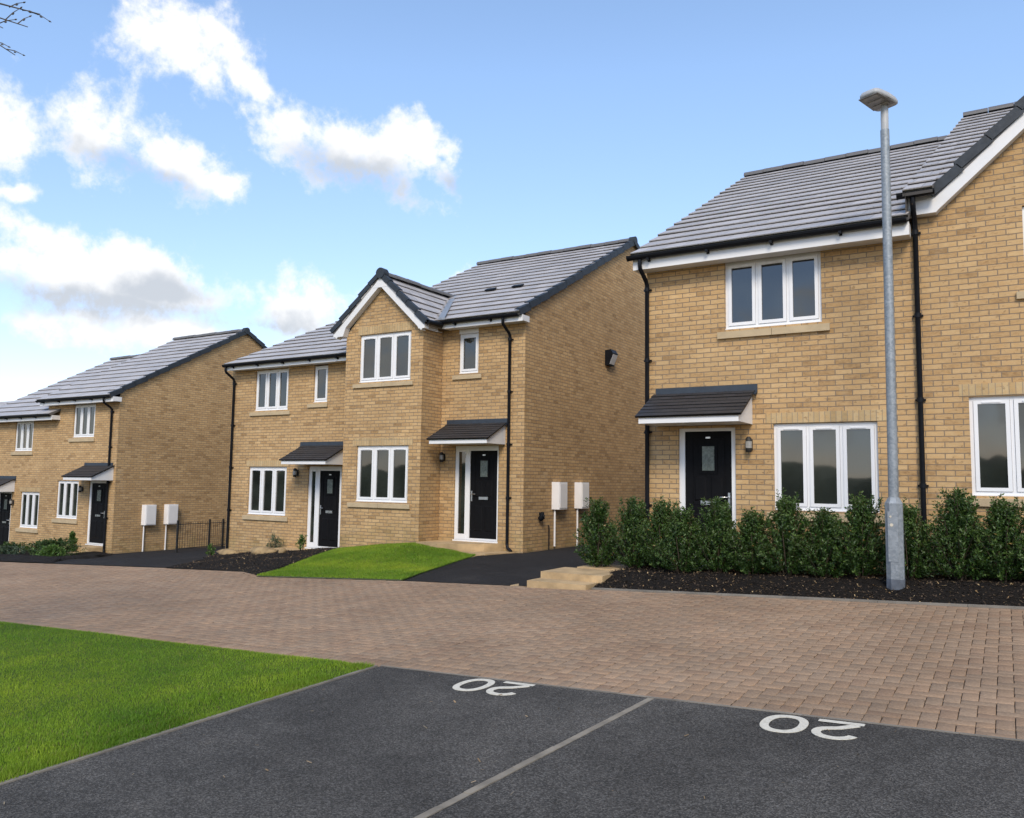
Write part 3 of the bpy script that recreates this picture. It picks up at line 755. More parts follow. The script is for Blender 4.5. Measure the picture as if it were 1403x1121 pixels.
w.face([(-8.82,2*vr-v,-2.3),(-14,2*vr-v,-2.3),(-14,2*vr-v,3.46),(-8.82,2*vr-v,3.46)])
w.build('wall',M['brick'],h)
r=MB(); mirror_roof(r,-14.08,-8.74,ve,ze,vr,zr)
gz=4.72; eL,eR=-13.62,-10.86; zE=3.47; vF=14.08
kk=(zr-ze)/(vr-ve); vb=ve+(gz-ze)/kk
slope(r,(eR,vF,zE),(eR,vb+.2,zE),(gc,vF,gz),(gc,vb+.2,gz),.31,.042); slope(r,(eL,vb+.2,zE),(eL,vF,zE),(gc,vb+.2,gz),(gc,vF,gz),.31,.042)
ro=r.build('roof',M['tile'],h)
r=MB(); ridge(r,(-14.08,vr,zr+.035),(-8.76,vr,zr+.035),None); r.build('ridge_tiles',M['tile'],ro); r=MB(); ridge(r,(gc,vF,gz+.03),(gc,vb+.05,gz+.03),None); r.build('ridge_tiles',M['tile'],ro)
r=MB(); verge(r,(-8.76,ve,ze),(-8.76,vr,zr),(1,0,0)); r.build('verge_caps',M['navy'],ro); r=MB(); verge(r,(-8.76,2*vr-ve,ze),(-8.76,vr,zr),(1,0,0),cap=False); r.build('verge_caps',M['navy'],ro); r=MB()
verge(r,(eR+.02,vF,zE),(gc,vF,gz+.02),(0,-1,0),.36,.13,.11,.05); r.build('verge_caps',M['navy'],ro); r=MB(); verge(r,(eL-.02,vF,zE),(gc,vF,gz+.02),(0,-1,0),.36,.13,.11,.05,cap=False)
r.build('verge_caps',M['navy'],ro)
# valley gutter strip between the two slopes
for s in (1,-1):
    r=MB(); e=eR if s>0 else eL
    a=V((e+s*.06,ve-.02+(zE-ze)/kk*0+.0,rz(ve,ve,ze,vr,zr)+.07)); bq=V((gc+s*.05,vb+.1,gz+.075))
    d=(bq-a); r.face([a+V((-s*.06,-.03,.0)),a+V((s*.10,.0,.0)),bq+V((s*.10,0,0)),bq+V((-s*.06,0,.0))][::s],None)
    r.face([a+V((-s*.06,-.03,-.05)),a+V((s*.10,.0,-.05)),bq+V((s*.10,0,-.05)),bq+V((-s*.06,0,-.05))][::-s],None)
    r.face([a+V((-s*.06,-.03,-.05)),a+V((s*.10,.0,-.05)),a+V((s*.10,.0,0)),a+V((-s*.06,-.03,0))][::s],None)
    r.build('valley_lead',M['leadvalley'],ro)
for x,sl in ((-11.0,.33),(-10.2,.36)):
    y=ve+(vr-ve)*.36; z=rz(y,ve,ze,vr,zr)
    d=V((0,1,kk)).normalized(); n=V((0,-d.z,d.y))
    r=MB(); r.obox(V((x-.14,y,z))+n*.035,V((.28,0,0)),d*.15,n*.04); r.build('roof_vent',M['black'],ro,bevel=.02)
f=MB(); fasc(f,-10.84,-8.72,v,14.70,3.43,3.57)
f.box(-10.99,-10.972,vF+.05,14.72,3.37,3.50); f.box(-11.025,-10.99,vF+.05,14.9,3.385,3.40)
for s,x0 in ((1,eL),(-1,eR)):
    d=V((gc-x0,0,gz-zE)); L=d.length; d=d/L; n=V((-d.z*s,0,d.x*s)); n=n if n.z>0 else -n
    f.obox(V((x0,vF+.012,zE))-n*.19-d*.02,d*(L+.02),V((0,.022,0)),n*.15); f.obox(V((x0,vF+.034,zE))-n*.19-d*.02,d*(L+.02),V((0,.13,0)),n*.018)
f.prism([(gc-.2,vF+.008,gz-.30),(gc+.2,vF+.008,gz-.30),(gc,vF+.008,gz-.02)],(0,.03,0))
f.prism([(eL+.02,vF+.01,3.36),(gl+.02,vF+.01,3.36),(gl+.1,vF+.01,3.56),(eL+.02,vF+.01,3.46)],(0,vg-vF-.012,0))
f.prism([(eR-.02,vF+.01,3.36),(gr-.02,vF+.01,3.36),(gr-.1,vF+.01,3.56),(eR-.02,vF+.01,3.46)],(0,vg-vF-.012,0))
f.build('fascia',M['board'],h,bevel=.003)
gutter(h,-10.82,-8.80,14.70,3.58); downpipe(h,-9.18,v,14.70,3.55,-1.52)
g=MB(); g.tube([(eR+.05,vF+.03,3.49),(eR+.05,14.64,3.52)],.055,10); g.build('gutter',M['black'],h)
window(h,vg,-12.90,-11.37,2.25,3.365,3,(-13.05,-11.27,2.125,2.235),(-12.95,-11.32,3.38,3.56))
window(h,vg,-12.90,-11.37,-.51,.765,3,(-13.10,-11.28,-.64,-.525),(-13.02,-11.25,.775,.95))
window(h,v,-10.57,-10.04,2.42,3.33,1,(-10.72,-9.93,2.29,2.405))
f=MB(); f.box(-10.57,-10.04,v-.004,v+.09,3.335,3.43); f.build('window_header',M['board'],h)
door(h,v,-10.63,-9.46,-1.31,.78,-10.23,-9.51,.67,(-10.54,-10.36),-1)
canopy(h,v,-10.80,-9.29,14.25,.795,.885,1.31,-10.86,-9.23)
wall_lamp(h,-10.93,v,.52,1)
def meter(par,u,vc,z0,z1,zb):
    m=MB(); m.prism([(u+.0,vc-.21,z0),(u+.16,vc-.21+.02,z0),(u+.18,vc-.17,z0),(u+.18,vc+.21,z0),(u+.0,vc+.21,z0)],(0,0,z1-z0))
    m.box(u+.1805,u+.19,vc-.15,vc+.195,z0+.03,z1-.04); m.box(u+.19,u+.196,vc+.14,vc+.16,(z0+z1)/2-.02,(z0+z1)/2+.01)
    o=m.build('meter_box',M['meter'],par,bevel=.008)
    p=MB(); p.tube([(u+.04,vc-.13,z0),(u+.04,vc-.13,zb+.05)],.024,8); p.build('conduit',M['meter'],o)
meter(h,-8.82,16.48,-.62,.0,-1.5); meter(h,-8.82,17.62,-.62,.0,-1.55)
l=MB(); l.prism([(-8.82,19.1,3.44),(-8.82,19.1,3.05),(-8.72,19.1,3.05),(-8.60,19.1,3.36),(-8.66,19.1,3.46)],(0,.34,0)); lo=l.build('security_light',M['black'],h,bevel=.01)
l=MB(); l.prism([(-8.70,19.13,3.08),(-8.60,19.13,3.33),(-8.595,19.13,3.33),(-8.695,19.13,3.08)],(0,.28,0)); l.build('lens',M['meter'],lo)
l=MB(); l.tube([(-8.80,15.68,-.70),(-8.72,15.68,-.70),(-8.69,15.68,-.76)],.03,8); l.tube([(-8.79,15.68,-.82),(-8.74,15.68,-.78),(-8.72,15.68,-.66)],[.06,.07,.03],10); l.build('outside_tap',M['black'],h)
l=MB(); l.tube([(-8.79,16.1,-1.6),(-8.79,16.1,-1.0),(-8.81,16.1,-.97)],.014,6); l.build('cable_duct',M['black'],h)
# ---- M0: middle pair, left half --------------------------------------------------------
ve,ze,vr,zr=14.62,3.045,20.95,5.93
h=house((-16.1,v,-1.9),'middle brick house left of the projecting gable, with sidelight door and sloping mulch bed')
w=MB()
wall_grid(w,v,-18.2,-14.001,-2.7,2.96,[(-17.28,-16.02,1.79,2.89),(-15.11,-14.62,1.94,2.91),(-17.40,-15.96,-.97,.29),(-15.19,-14.04,-1.73,.31)])
side_wall(w,-18.2,v,2*vr-v,-2.7,rz(v,ve,ze,vr,zr)-.045,vr,zr-.045,-1); w.face([(-14.001,2*vr-v,-2.7),(-18.2,2*vr-v,-2.7),(-18.2,2*vr-v,2.96),(-14.001,2*vr-v,2.96)])
w.build('wall',M['brick'],h)
r=MB(); slope(r,(-18.12+0-.0,ve,ze),(-13.36,ve,ze),(-18.12,vr,zr),(-13.36,vr,zr)); slope(r,(-14.0,2*vr-ve,ze),(-18.12,2*vr-ve,ze),(-14.0,vr,zr),(-18.12,vr,zr)); ro=r.build('roof',M['tile'],h)
r=MB(); ridge(r,(-18.12,vr,zr+.035),(-14.1,vr,zr+.035),None); r.build('ridge_tiles',M['tile'],ro)
f=MB(); fasc(f,-18.1,-13.36,v,14.70,2.90,3.03); f.build('fascia',M['board'],h,bevel=.003)
gutter(h,-18.16,-13.38,14.70,3.045); downpipe(h,-18.07,v,14.70,3.02,-2.1,False)
window(h,v,-17.28,-16.02,1.79,2.885,3,(-17.42,-15.9,1.66,1.775))
window(h,v,-15.11,-14.62,1.94,2.88,1,(-15.27,-14.58,1.81,1.925))
window(h,v,-17.40,-15.96,-.97,.285,3,(-17.53,-15.84,-1.11,-.985),(-17.5,-15.88,.295,.46))
door(h,v,-15.19,-14.04,-1.73,.31,-14.81,-14.13,.20,(-15.09,-14.96),-1)
canopy(h,v,-15.37,-13.88,14.25,.345,.435,.87,-15.49,-13.9)
wall_lamp(h,-15.56,v,.14)
# ---- L1 / L0: left pair ---------------------------------------------------------------
v=15.81; ve,ze,vr,zr=15.43,2.58,20.8,5.56
h=house((-26.7,v,-2.5),'left brick house with two white meter boxes on its plain side wall')
w=MB()
wall_grid(w,v,-28.75,-24.6,-3.2,2.48,[(-27.18,-25.93,1.28,2.39),(-27.91,-26.64,-1.47,-.19),(-26.03,-25.04,-2.25,-.17)])
sw=rz(v,ve,ze,vr,zr)-.045
side_wall(w,-24.6,v,2*vr-v,-3.2,sw,vr,zr-.045,1); side_wall(w,-28.75,v,2*vr-v,-3.2,sw,vr,zr-.045,-1)
w.face([(-24.6,2*vr-v,-3.2),(-28.75,2*vr-v,-3.2),(-28.75,2*vr-v,2.48),(-24.6,2*vr-v,2.48)])
w.build('wall',M['brick'],h)
r=MB(); mirror_roof(r,-28.85,-24.52,ve,ze,vr,zr); ro=r.build('roof',M['tile'],h)
r=MB(); ridge(r,(-28.85,vr,zr+.035),(-24.54,vr,zr+.035),None); r.build('ridge_tiles',M['tile'],ro)
r=MB(); verge(r,(-24.54,ve,ze),(-24.54,vr,zr),(1,0,0)); r.build('verge_caps',M['navy'],ro); r=MB(); verge(r,(-24.54,2*vr-ve,ze),(-24.54,vr,zr),(1,0,0),cap=False); r.build('verge_caps',M['navy'],ro)
f=MB(); fasc(f,-28.78,-24.5,v,15.51,2.39,2.55); f.build('fascia',M['board'],h,bevel=.003)
gutter(h,-28.85,-24.6,15.51,2.56); downpipe(h,-24.92,v,15.51,2.53,-2.55)
window(h,v,-27.18,-25.93,1.28,2.385,3,(-27.33,-25.86,1.13,1.265))
window(h,v,-27.91,-26.64,-1.47,-.195,3,(-28.05,-26.55,-1.62,-1.485))
door(h,v,-26.03,-25.04,-2.25,-.17,-25.93,-25.12,-.25,None,1)
canopy(h,v,-26.28,-24.72,15.06,-.155,-.055,.36,-26.35,-24.97+.2)
wall_lamp(h,-26.38,v,-.46,1)
meter(h,-24.6,17.02,-1.62,-.95,-2.6); meter(h,-24.6,17.86,-1.62,-.95,-2.62)
ze,zr=2.07,5.02
h=house((-30.9,v,-2.7),'leftmost brick house cut by the frame edge, set half a metre lower than its neighbour')
w=MB()
wall_grid(w,v,-33.0,-28.751,-3.4,1.98,[(-30.84,-29.64,.84,1.92),(-30.19,-28.98,-1.88,-.62),(-31.75,-30.78,-2.68,-.6)])
side_wall(w,-33.0,v,2*vr-v,-3.4,rz(v,ve,ze,vr,zr)-.045,vr,zr-.045,-1); w.face([(-28.751,2*vr-v,-3.4),(-33,2*vr-v,-3.4),(-33,2*vr-v,1.98),(-28.751,2*vr-v,1.98)])
w.build('wall',M['brick'],h)
r=MB(); mirror_roof(r,-33.1,-28.75,ve,ze,vr,zr); ro=r.build('roof',M['tile'],h)
r=MB(); ridge(r,(-33.1,vr,zr+.035),(-28.75,vr,zr+.035),None); r.build('ridge_tiles',M['tile'],ro)
f=MB(); fasc(f,-33.05,-27.98,v,15.51,1.89,2.05); f.build('fascia',M['board'],h,bevel=.003)
gutter(h,-33.1,-28.0,15.51,2.06)
r=MB(); slope(r,(-28.75,ve,ze),(-27.98,ve,ze),(-28.75,v-.01,rz(v,ve,ze,vr,zr)),(-27.98,v-.01,rz(v,ve,ze,vr,zr))); r.build('roof',M['tile'],h)
window(h,v,-30.84,-29.64,.84,1.915,3,(-30.98,-29.55,.70,.825))
window(h,v,-30.19,-28.98,-1.88,-.625,3,(-30.32,-28.88,-2.03,-1.895),(-30.28,-28.9,-.615,-.46))
door(h,v,-31.75,-30.78,-2.68,-.6,-31.65,-30.87,-.69,None,1)
canopy(h,v,-32.2,-30.62,15.06,-.63,-.53,-.12,-32.3,-30.56)
wall_lamp(h,-30.62,v,-1.0)

# ------------------------------------------------------------------ steps and slabs
def slabthing(label,boxes,bev=.012):
    t=thing('stone_step',(boxes[0][0],boxes[0][2],boxes[0][4]),label,'step')
    for b in boxes:
        m=MB(); m.box(*b); m.build('slab',M['slab'],t,bevel=bev)
    return t
t=thing('garden_steps',(-5.5,10.6,-1.5),'two sandy stone steps and path rising beside the end of the hedge','steps')
for b,nm in (((-5.96,-5.02,10.27,10.66,-1.75,-1.42),'step'),((-5.955,-4.95,10.665,11.45,-1.75,-1.325),'step'),((-5.75,-3.2,11.455,12.13,-1.7,-1.31),'landing'),((-6.3,-5.965,10.37,10.7,-1.62,-1.525),'slab')):
    m=MB(); m.box(*b); m.build(nm,M['slab'],t,bevel=.007)
t=thing('door_steps',(-10,14.6,-1.5),'low sandstone landing and slab under the black door right of the gable','steps')
m=MB(); m.prism([(-11.0,14.12,-1.7),(-10.35,14.02,-1.7),(-9.55,14.62,-1.7),(-9.30,14.99,-1.7),(-11.0,14.99,-1.7)],(0,0,.36)); m.build('landing',M['slab'],t,bevel=.01)
m=MB(); m.prism([(-10.0,14.2,-1.72),(-9.2,14.12,-1.72),(-8.95,14.93,-1.72),(-9.25,14.98,-1.72),(-9.52,14.6,-1.72)],(0,0,.225)); m.build('slab',M['slab'],t,bevel=.01)
t=thing('door_steps',(-25.5,15.3,-2.5),'two sandstone steps under the door of the left house with meter boxes','steps')
m=MB(); m.box(-26.9,-24.95,15.25,15.80,-2.8,-2.30); m.build('step',M['slab'],t,bevel=.007)
m=MB(); m.box(-26.6,-24.62,14.75,15.245,-2.8,-2.44); m.build('step',M['slab'],t,bevel=.007)
m=MB(); m.box(-25.6,-23.6,14.3,14.745,-2.8,-2.5); m.build('slab',M['slab'],t,bevel=.007)
t=thing('door_slab',(-14.7,14.7,-1.8),'thin sandy doorstep slab left of the projecting gable','step')
m=MB(); m.box(-15.9,-13.9,14.55,14.995,-2.0,-1.765); m.build('slab',M['slab'],t,bevel=.01)

# ------------------------------------------------------------------ street lamp
lb=(-1.18,10.94,-1.34)
t=thing('street_lamp',lb,'tall galvanised street lamp post standing in the mulch bed in front of the hedge','street lamp')
x,y=lb[:2]
def octo(mb,z0,z1,r0,r1,n=8,ph=math.pi/8):
    R=[[(x+r*math.cos(ph+2*math.pi*k/n),y+r*math.sin(ph+2*math.pi*k/n),z) for k in range(n)] for r,z in ((r0,z0),(r1,z1))]
    for k in range(n):
        k2=(k+1)%n; mb.face([R[0][k],R[0][k2],R[1][k2],R[1][k]])
    mb.face(R[0][::-1]); mb.face(R[1])
m=MB(); octo(m,-1.5,-1.11,.108,.108); m.build('root_section',M['bitumen'],t)
m=MB(); octo(m,-1.109,-.20,.106,.106); octo(m,-.2,-.13,.106,.066); b=m.build('base_section',M['galv'],t)
d=MB(); d.box(x-.062,x+.05,y-.1055,y-.099,-.90,-.30); d.build('access_door',M['galv'],b,bevel=.002)
d=MB(); d.tube([(x-.03,y-.112,-.36),(x-.03,y-.10,-.36)],.013,8); d.tube([(x-.02,y-.112,-.46),(x-.02,y-.10,-.46)],.02,10); d.build('door_bolt',simple('brass_bolt',(.55,.5,.4),.5),b)
m=MB(); m.tube([(x,y,-.14),(x+.008,y,2),(x+.015,y,4.52)],[.060,.057,.053],16); m.build('pole',M['galv'],t)
m=MB(); m.tube([(x+.015,y,4.515),(x+.018,y,4.80),(x+.02,y,4.86)],[.047,.047,.035],14); m.build('spigot',M['lantern'],t)
# lantern: flat rounded head reaching towards the lane, turned a little to the left
def lantern():
    m=MB(); L,Wd=.47,.32
    c=V((x+.03,y+.05,4.90)); ax=V((-.42,-.9,0)).normalized(); sd=V((ax.y,-ax.x,0)); up=V((0,0,1)); tilt=.10
    prof=[]
    N=20; rows=[]
    for (s,hh) in ((.95,-.055),(1.0,-.045),(1.0,-.02),(.92,.015),(.66,.045),(.25,.06)):
        row=[]
        for k in range(N):
            a=2*math.pi*k/N; ca,sa=math.cos(a),math.sin(a)
            e=2/5.5; px=abs(ca)**e*(1 if ca>0 else -1); py=abs(sa)**e*(1 if sa>0 else -1)
            wd=Wd/2*(1-.18*(px+0)) if px>0 else Wd/2
            q=c+ax*(.17+px*L/2*s)+sd*(py*wd*s)+up*(hh+tilt*(.17+px*L/2*s))
            row.append(q)
        rows.append(row)
    i0=len(m.v)
    for r_ in rows: m.v+= [tuple(p) for p in r_]
    for i in range(len(rows)-1):
        for k in range(N):
            k2=(k+1)%N; m.f.append((i0+i*N+k,i0+i*N+k2,i0+(i+1)*N+k2,i0+(i+1)*N+k)); m.uv.append(None); m.sm.append(True)
    m.face(rows[0][::-1]); m.face(rows[-1])
    top=c+ax*.2+up*.075; m.tube([top,top+up*.03],[.03,.025],10)
    o=m.build('lantern',M['lantern'],t)
    # flat lens with LED panels under it
    l=MB()
    def Q(a,b,dz): return c+ax*(.17+a)+sd*b+up*(-.057+dz+tilt*(.17+a))
    l.prism([Q(-.14,-.15,0),Q(.22,-.13,0),Q(.22,.13,0),Q(-.14,.15,0)],(0,0,-.008)); l.build('lens',M['lens'],o)
    l=MB(); 
    for a in (-.10,.02,.14): l.prism([Q(a,-.10,-.009),Q(a+.06,-.10,-.009),Q(a+.06,.10,-.009),Q(a,.10,-.009)],(0,0,-.004))
    l.build('led_panel',M['lamp_glass'],o)
lantern()

# ------------------------------------------------------------------ painted numbers
def zp(u,v_): return G(u,v_)+.0085
def digits(cu,cv,label):
    t=thing('parking_number',(cu,cv,zp(cu,cv)),label,'road marking','painted parking bay numbers')
    def ringglyph(pts_out,pts_in):
        m=MB(); n=len(pts_out)
        f=lambda p,dz: (p[0],p[1],zp(*p)+dz)
        for i in range(n):
            j=(i+1)%n
            m.face([f(pts_out[i],0),f(pts_out[j],0),f(pts_in[j],0),f(pts_in[i],0)]); m.face([f(pts_out[j],0),f(pts_out[i],0),f(pts_out[i],-.003),f(pts_out[j],-.003)])
            m.face([f(pts_in[i],0),f(pts_in[j],0),f(pts_in[j],-.003),f(pts_in[i],-.003)])
        return m
    hh,ww,st=.37,.27,.052
    o=[];i_=[]
    for k in range(40):
        a=2*math.pi*k/40; c_,s_=math.cos(a),math.sin(a); e=.86
        sx=abs(c_)**e*(1 if c_>0 else -1); sy=abs(s_)**e*(1 if s_>0 else -1)
        o.append((cu-.15+sx*ww/2,cv+sy*hh/2)); i_.append((cu-.15+sx*(ww/2-st),cv+sy*(hh/2-st*.95)))
    ringglyph(o[::-1],i_[::-1]).build('digit',M['white_paint'],t)
    # the 2, read from the lane (turned half round)
    W2,H2=.26,.37
    cen=[]
    for a in np.linspace(math.radians(165),math.radians(-42),18): cen.append((.0+ (W2/2-st/2)*math.cos(a), H2/2-.125+ (.125-st/2)*math.sin(a)))
    cen+= [(-.01,-.05),(-W2/2+.035,-H2/2+st*.9)]
    cl=[V((p[0],p[1],0)) for p in cen]; m=MB(); lft=[];rgt=[]
    for k,p in enumerate(cl):
        d=(cl[min(k+1,len(cl)-1)]-cl[max(k-1,0)]).normalized(); n=V((-d.y,d.x,0)); lft.append(p+n*st/2); rgt.append(p-n*st/2)
    tr=lambda p,dz=0:(cu+.15-p.x,cv-p.y,zp(cu+.15-p.x,cv-p.y)+dz)
    for k in range(len(cl)-1): m.face([tr(lft[k]),tr(rgt[k]),tr(rgt[k+1]),tr(lft[k+1])])
    b=[V((-W2/2,-H2/2,0)),V((W2/2,-H2/2,0)),V((W2/2,-H2/2+st,0)),V((-W2/2,-H2/2+st,0))]
    m.face([tr(p,.0004) for p in b]); 
    for q in (lft,rgt):
        for k in range(len(q)-1): m.face([tr(q[k]),tr(q[k+1]),tr(q[k+1],-.003),tr(q[k],-.003)])
    o2=m.build('digit',M['white_paint'],t)
    bm=bmesh.new(); bm.from_mesh(o2.data); 
    for f_ in bm.faces:
        if abs(f_.normal.z)>.5 and f_.normal.z<0: f_.normal_flip()
    bm.to_mesh(o2.data); bm.free()
    return t
digits(-1.045,5.175,'white painted number 20 on the right parking bay, right of the pale divider strip')
digits(-3.31,5.19,'white painted number 20 on the left parking bay, between lawn and divider strip')

# ------------------------------------------------------------------ fence, rocks
def fence():
    t=thing('metal_fence',(-22.3,17,-2.35),'black metal railing fence at the side of the left house','fence')
    pts=[V((-21.6,16.0,0)),V((-22.15,17.6,0)),V((-22.6,18.5,0)),V((-22.9,19.0,0))]
    g=lambda p:H(p.x,p.y)
    for p in pts:
        m=MB(); m.box(p.x-.025,p.x+.025,p.y-.025,p.y+.025,g(p)-.1,g(p)+.98); m.build('post',M['iron'],t)
    for a,b in zip(pts,pts[1:]):
        m=MB()
        for z in (.12,.86): m.tube([V((a.x,a.y,g(a)+z)),V((b.x,b.y,g(b)+z))],.012,6)
        m.build('rail',M['iron'],t)
        n=max(2,int((b-a).length/.13)); m=MB()
        for k in range(1,n):
            p=a.lerp(b,k/n); m.tube([(p.x,p.y,g(p)+.1),(p.x,p.y,g(p)+.92)],.006,5)
        m.build('bars',M['iron'],t)
fence()
def rock(p,s,label,seed):
    bm=bmesh.new(); bmesh.ops.create_icosphere(bm,subdivisions=3,radius=1)
    for v_ in bm.verts:
        d=1+.28*mnoise.noise(v_.co*1.3+V((seed,0,0)))+.1*mnoise.noise(v_.co*4+V((seed,3,0)))
        v_.co=V((v_.co.x*s[0]*d,v_.co.y*s[1]*d,max(-.6,v_.co.z)*s[2]*d))
    for f_ in bm.faces: f_.smooth=True
    me=bpy.data.meshes.new('rock'); bm.to_mesh(me); bm.free(); me.materials.append(M['rock'])
    o=bpy.data.objects.new('rock',me); COL.objects.link(o); o.location=p; o.rotation_euler=(0,0,seed)
    return tag(o,label,'rock','sandstone rocks by the house corner')
for i,(u,w_,s,lb_) in enumerate(((-16.95,14.1,(.34,.22,.10),'wide flat sandstone rock nearest the corner downpipe'),(-16.2,14.35,(.20,.15,.11),'small round sandstone rock between two larger rocks'),(-15.25,13.7,(.34,.22,.13),'largest rounded sandstone rock below the three-light window'),(-14.4,13.5,(.10,.09,.09),'smallest sandstone lump right of the other rocks'))):
    rock((u,w_,bedm(u,w_)+.03),s,lb_,i*1.7)

# ------------------------------------------------------------------ plants
def leaf_cloud(pts,dirs,size,rg,cols,aspect=.45,fold=.25):
    n=len(pts); d=dirs/np.linalg.norm(dirs,axis=1,keepdims=True)
    r=rg.normal(size=(n,3)); s=np.cross(d,r); s/=np.linalg.norm(s,axis=1,keepdims=True)+1e-9
    nn=np.cross(s,d); L=size*rg.uniform(.6,1.3,n)[:,None]; W=L*aspect/2
    base=pts; tip=pts+d*L-nn*L*.12; mid=pts+d*L*.45
    a=mid+s*W+nn*W*fold*2; b=mid-s*W+nn*W*fold*2
    co=np.stack([base,a,tip,b],1).reshape(-1,3); i=np.arange(n)[:,None]*4
    f=np.concatenate([i+np.array([[0,1,2]]),i+np.array([[0,2,3]])],1).reshape(-1,3)
    t=np.repeat(cols,2,axis=0)
    return co,f,t
def shrub(name,label,cat,seed,hgt,rad,nshoot,size,group,cA,cB,cT,lps=26,stems=6,spread=.5,aspect=.45):
    """bush: shoots rising from the ground, each clothed in leaves"""
    rg=np.random.default_rng(seed); t=thing(name,(0,0,0),label,cat,group)
    P=[];D=[];C=[]; st=MB()
    for k in range(nshoot):
        a=rg.uniform(0,2*np.pi); lev=rg.uniform(.03,1)**.75
        # start inside, end at the crown surface; lower shoots lean outwards
        prof=rad*(.62+.38*math.sin(math.pi*min(1,lev*.9+.12)))*(1-.46*max(0,lev-.55)/.45)*rg.uniform(.85,1.08)*(1+.16*math.sin(3*a+seed)+.1*math.sin(7*lev+2*a))
        end=np.array([math.cos(a)*prof,math.sin(a)*prof,lev*hgt*rg.uniform(.86,1.05)])*np.array([1,1,1])
        if rg.uniform()<.35: end[:2]*=rg.uniform(.1,.75)
        start=np.array([end[0]*.25,end[1]*.25,max(.02,end[2]-rg.uniform(.22,.42)*min(1,hgt))])
        end=end+np.array([0,0,rg.uniform(0,.07)*hgt])
        if lev>.8 and rg.uniform()<.5: end[2]+=rg.uniform(.02,.13)*hgt
        ax=(end-start); q=rg.uniform(.12,1,lps)[:,None]**.8
        pos=start+ax*q+rg.normal(0,.008,(lps,3)); axn=ax/np.linalg.norm(ax)
        out=rg.normal(size=(lps,3)); out-=axn*(out@axn)[:,None]; out/=np.linalg.norm(out,axis=1,keepdims=True)
        dr=out+axn*rg.uniform(.25,1.0,(lps,1))+np.array([0,0,.15])
        P.append(pos);D.append(dr)
        new=np.clip((q-.78)/.22,0,1)*(.35+.65*(rg.uniform()<.4))
        kk=rg.uniform(0,1,(lps,1)); base=cA*(1-kk)+cB*kk
        C.append(base*(1-new*.7)+cT*new*.7)
        if k%5==0: st.tube([tuple(start*.999),tuple((start+end)/2),tuple(end)],[.006,.005,.002],5,False)
    P=np.concatenate(P);D=np.concatenate(D);C=np.concatenate(C)
    C*=rg.uniform(.75,1.2,(len(C),1))
    dead=rg.uniform(0,1,len(C))<.006; C[dead]=(.30,.20,.06)
    co,f,tn=leaf_cloud(P,D,size,rg,C,aspect)
    npmesh('foliage',co,f,M['leaf'],tn,parent=t)
    for k in range(stems):
        a=2*math.pi*k/stems+seed; st.tube([(.03*math.cos(a),.03*math.sin(a),-.08),(.12*rad/.35*math.cos(a),.12*rad/.35*math.sin(a),hgt*.35),(.2*rad/.35*math.cos(a),.2*rad/.35*math.sin(a),hgt*.7)],[.012,.009,.004],6)
    st.build('stems',M['stem'],t)
    return t
gA,gB,gT=np.array([.022,.056,.010]),np.array([.066,.130,.024]),np.array([.12,.18,.04])
HGp='evergreen shrubs forming the hedge in front of the right houses'
protos=[shrub('hedge_shrub','x','shrub',s,1.0,.42,310,.042,HGp,gA,gB,gT,lps=40) for s in (3,8,14)]
slim=shrub('hedge_shrub','slim upright dark green shrub at the left end of the hedge beside the steps','shrub',23,1.02,.34,210,.047,HGp,gA,gB,gT*.8,lps=36)
slim.location=(-5.52,11.72,-1.34)
hedge=[(-4.93,11.75,1.13,.95,'second hedge shrub from the left end, before the house corner downpipe'),
(-4.42,11.62,1.05,.9,'hedge shrub reaching up in front of the left half of the black door frame'),
(-4.02,11.38,1.02,.98,'hedge shrub standing before the letter plate of the near black door'),
(-3.52,11.42,1.03,.95,'hedge shrub in front of the handle side of the near black door'),
(-3.02,11.42,1.0,1.0,'hedge shrub below the wall between black door and wide window'),
(-2.55,11.4,1.02,.98,'hedge shrub under the left light of the near wide window'),
(-2.08,11.4,1.04,1.02,'hedge shrub under the middle light of the near wide window'),
(-1.62,11.42,1.0,.98,'hedge shrub under the right light of the near wide window'),
(-1.08,11.45,1.06,.9,'hedge shrub directly behind the street lamp base'),
(-.52,11.48,1.08,1.05,'hedge shrub right of the street lamp, left of the far right window'),
(-.05,11.5,1.1,.98,'hedge shrub under the window at the right edge'),
(.42,11.5,1.1,1.05,'last visible hedge shrub, cut by the right frame edge')]
for i,(u,w_,hs,rs,lb_) in enumerate(hedge):
    src=protos[i%3]; o=src if i<3 else copy_tree(src)
    o.location=(u,w_,bedr(u,w_)-.02); o.rotation_euler=(0,0,i*2.1); o.scale=(rs*.95,rs*.95,hs*.91*(1+.09*math.sin(i*2.9))); o['label']=lb_
o=copy_tree(protos[1]); o.location=(1.0,11.5,bedr(1.0,11.5)); o['label']='hedge shrub beyond the right frame edge'
PG='small bedding plants by the middle house'
sA,sB,sT=np.array([.06,.10,.05]),np.array([.10,.15,.08]),np.array([.16,.22,.12])
def small(name,label,seed,loc,hgt,rad,ns,size,cols,group,asp=.3,lps=16):
    o=shrub(name,label,'plant',seed,hgt,rad,ns,size,group,*cols,lps=lps,stems=3,aspect=asp); o.location=loc; return o
small('bedding_plant','grey-green rosemary-like plant in the mulch left of the sidelight door',31,(-16.0,14.7,bedm(-16.0,14.7)),.42,.22,34,.06,(sA,sB,sT),PG,.22)
small('bedding_plant','small bright green plant on the mulch in front of the sidelight door',32,(-14.62,14.3,bedm(-14.62,14.3)),.36,.14,22,.055,(gB,gB*1.6,gT),PG,.4)
small('bedding_plant','small plant at the driveway corner beside the sandstone rocks',33,(-17.5,13.95,bedm(-17.5,13.95)),.32,.14,20,.05,(gB,gB*1.5,gT),PG,.4)
LG='low shrubs in front of the left houses'
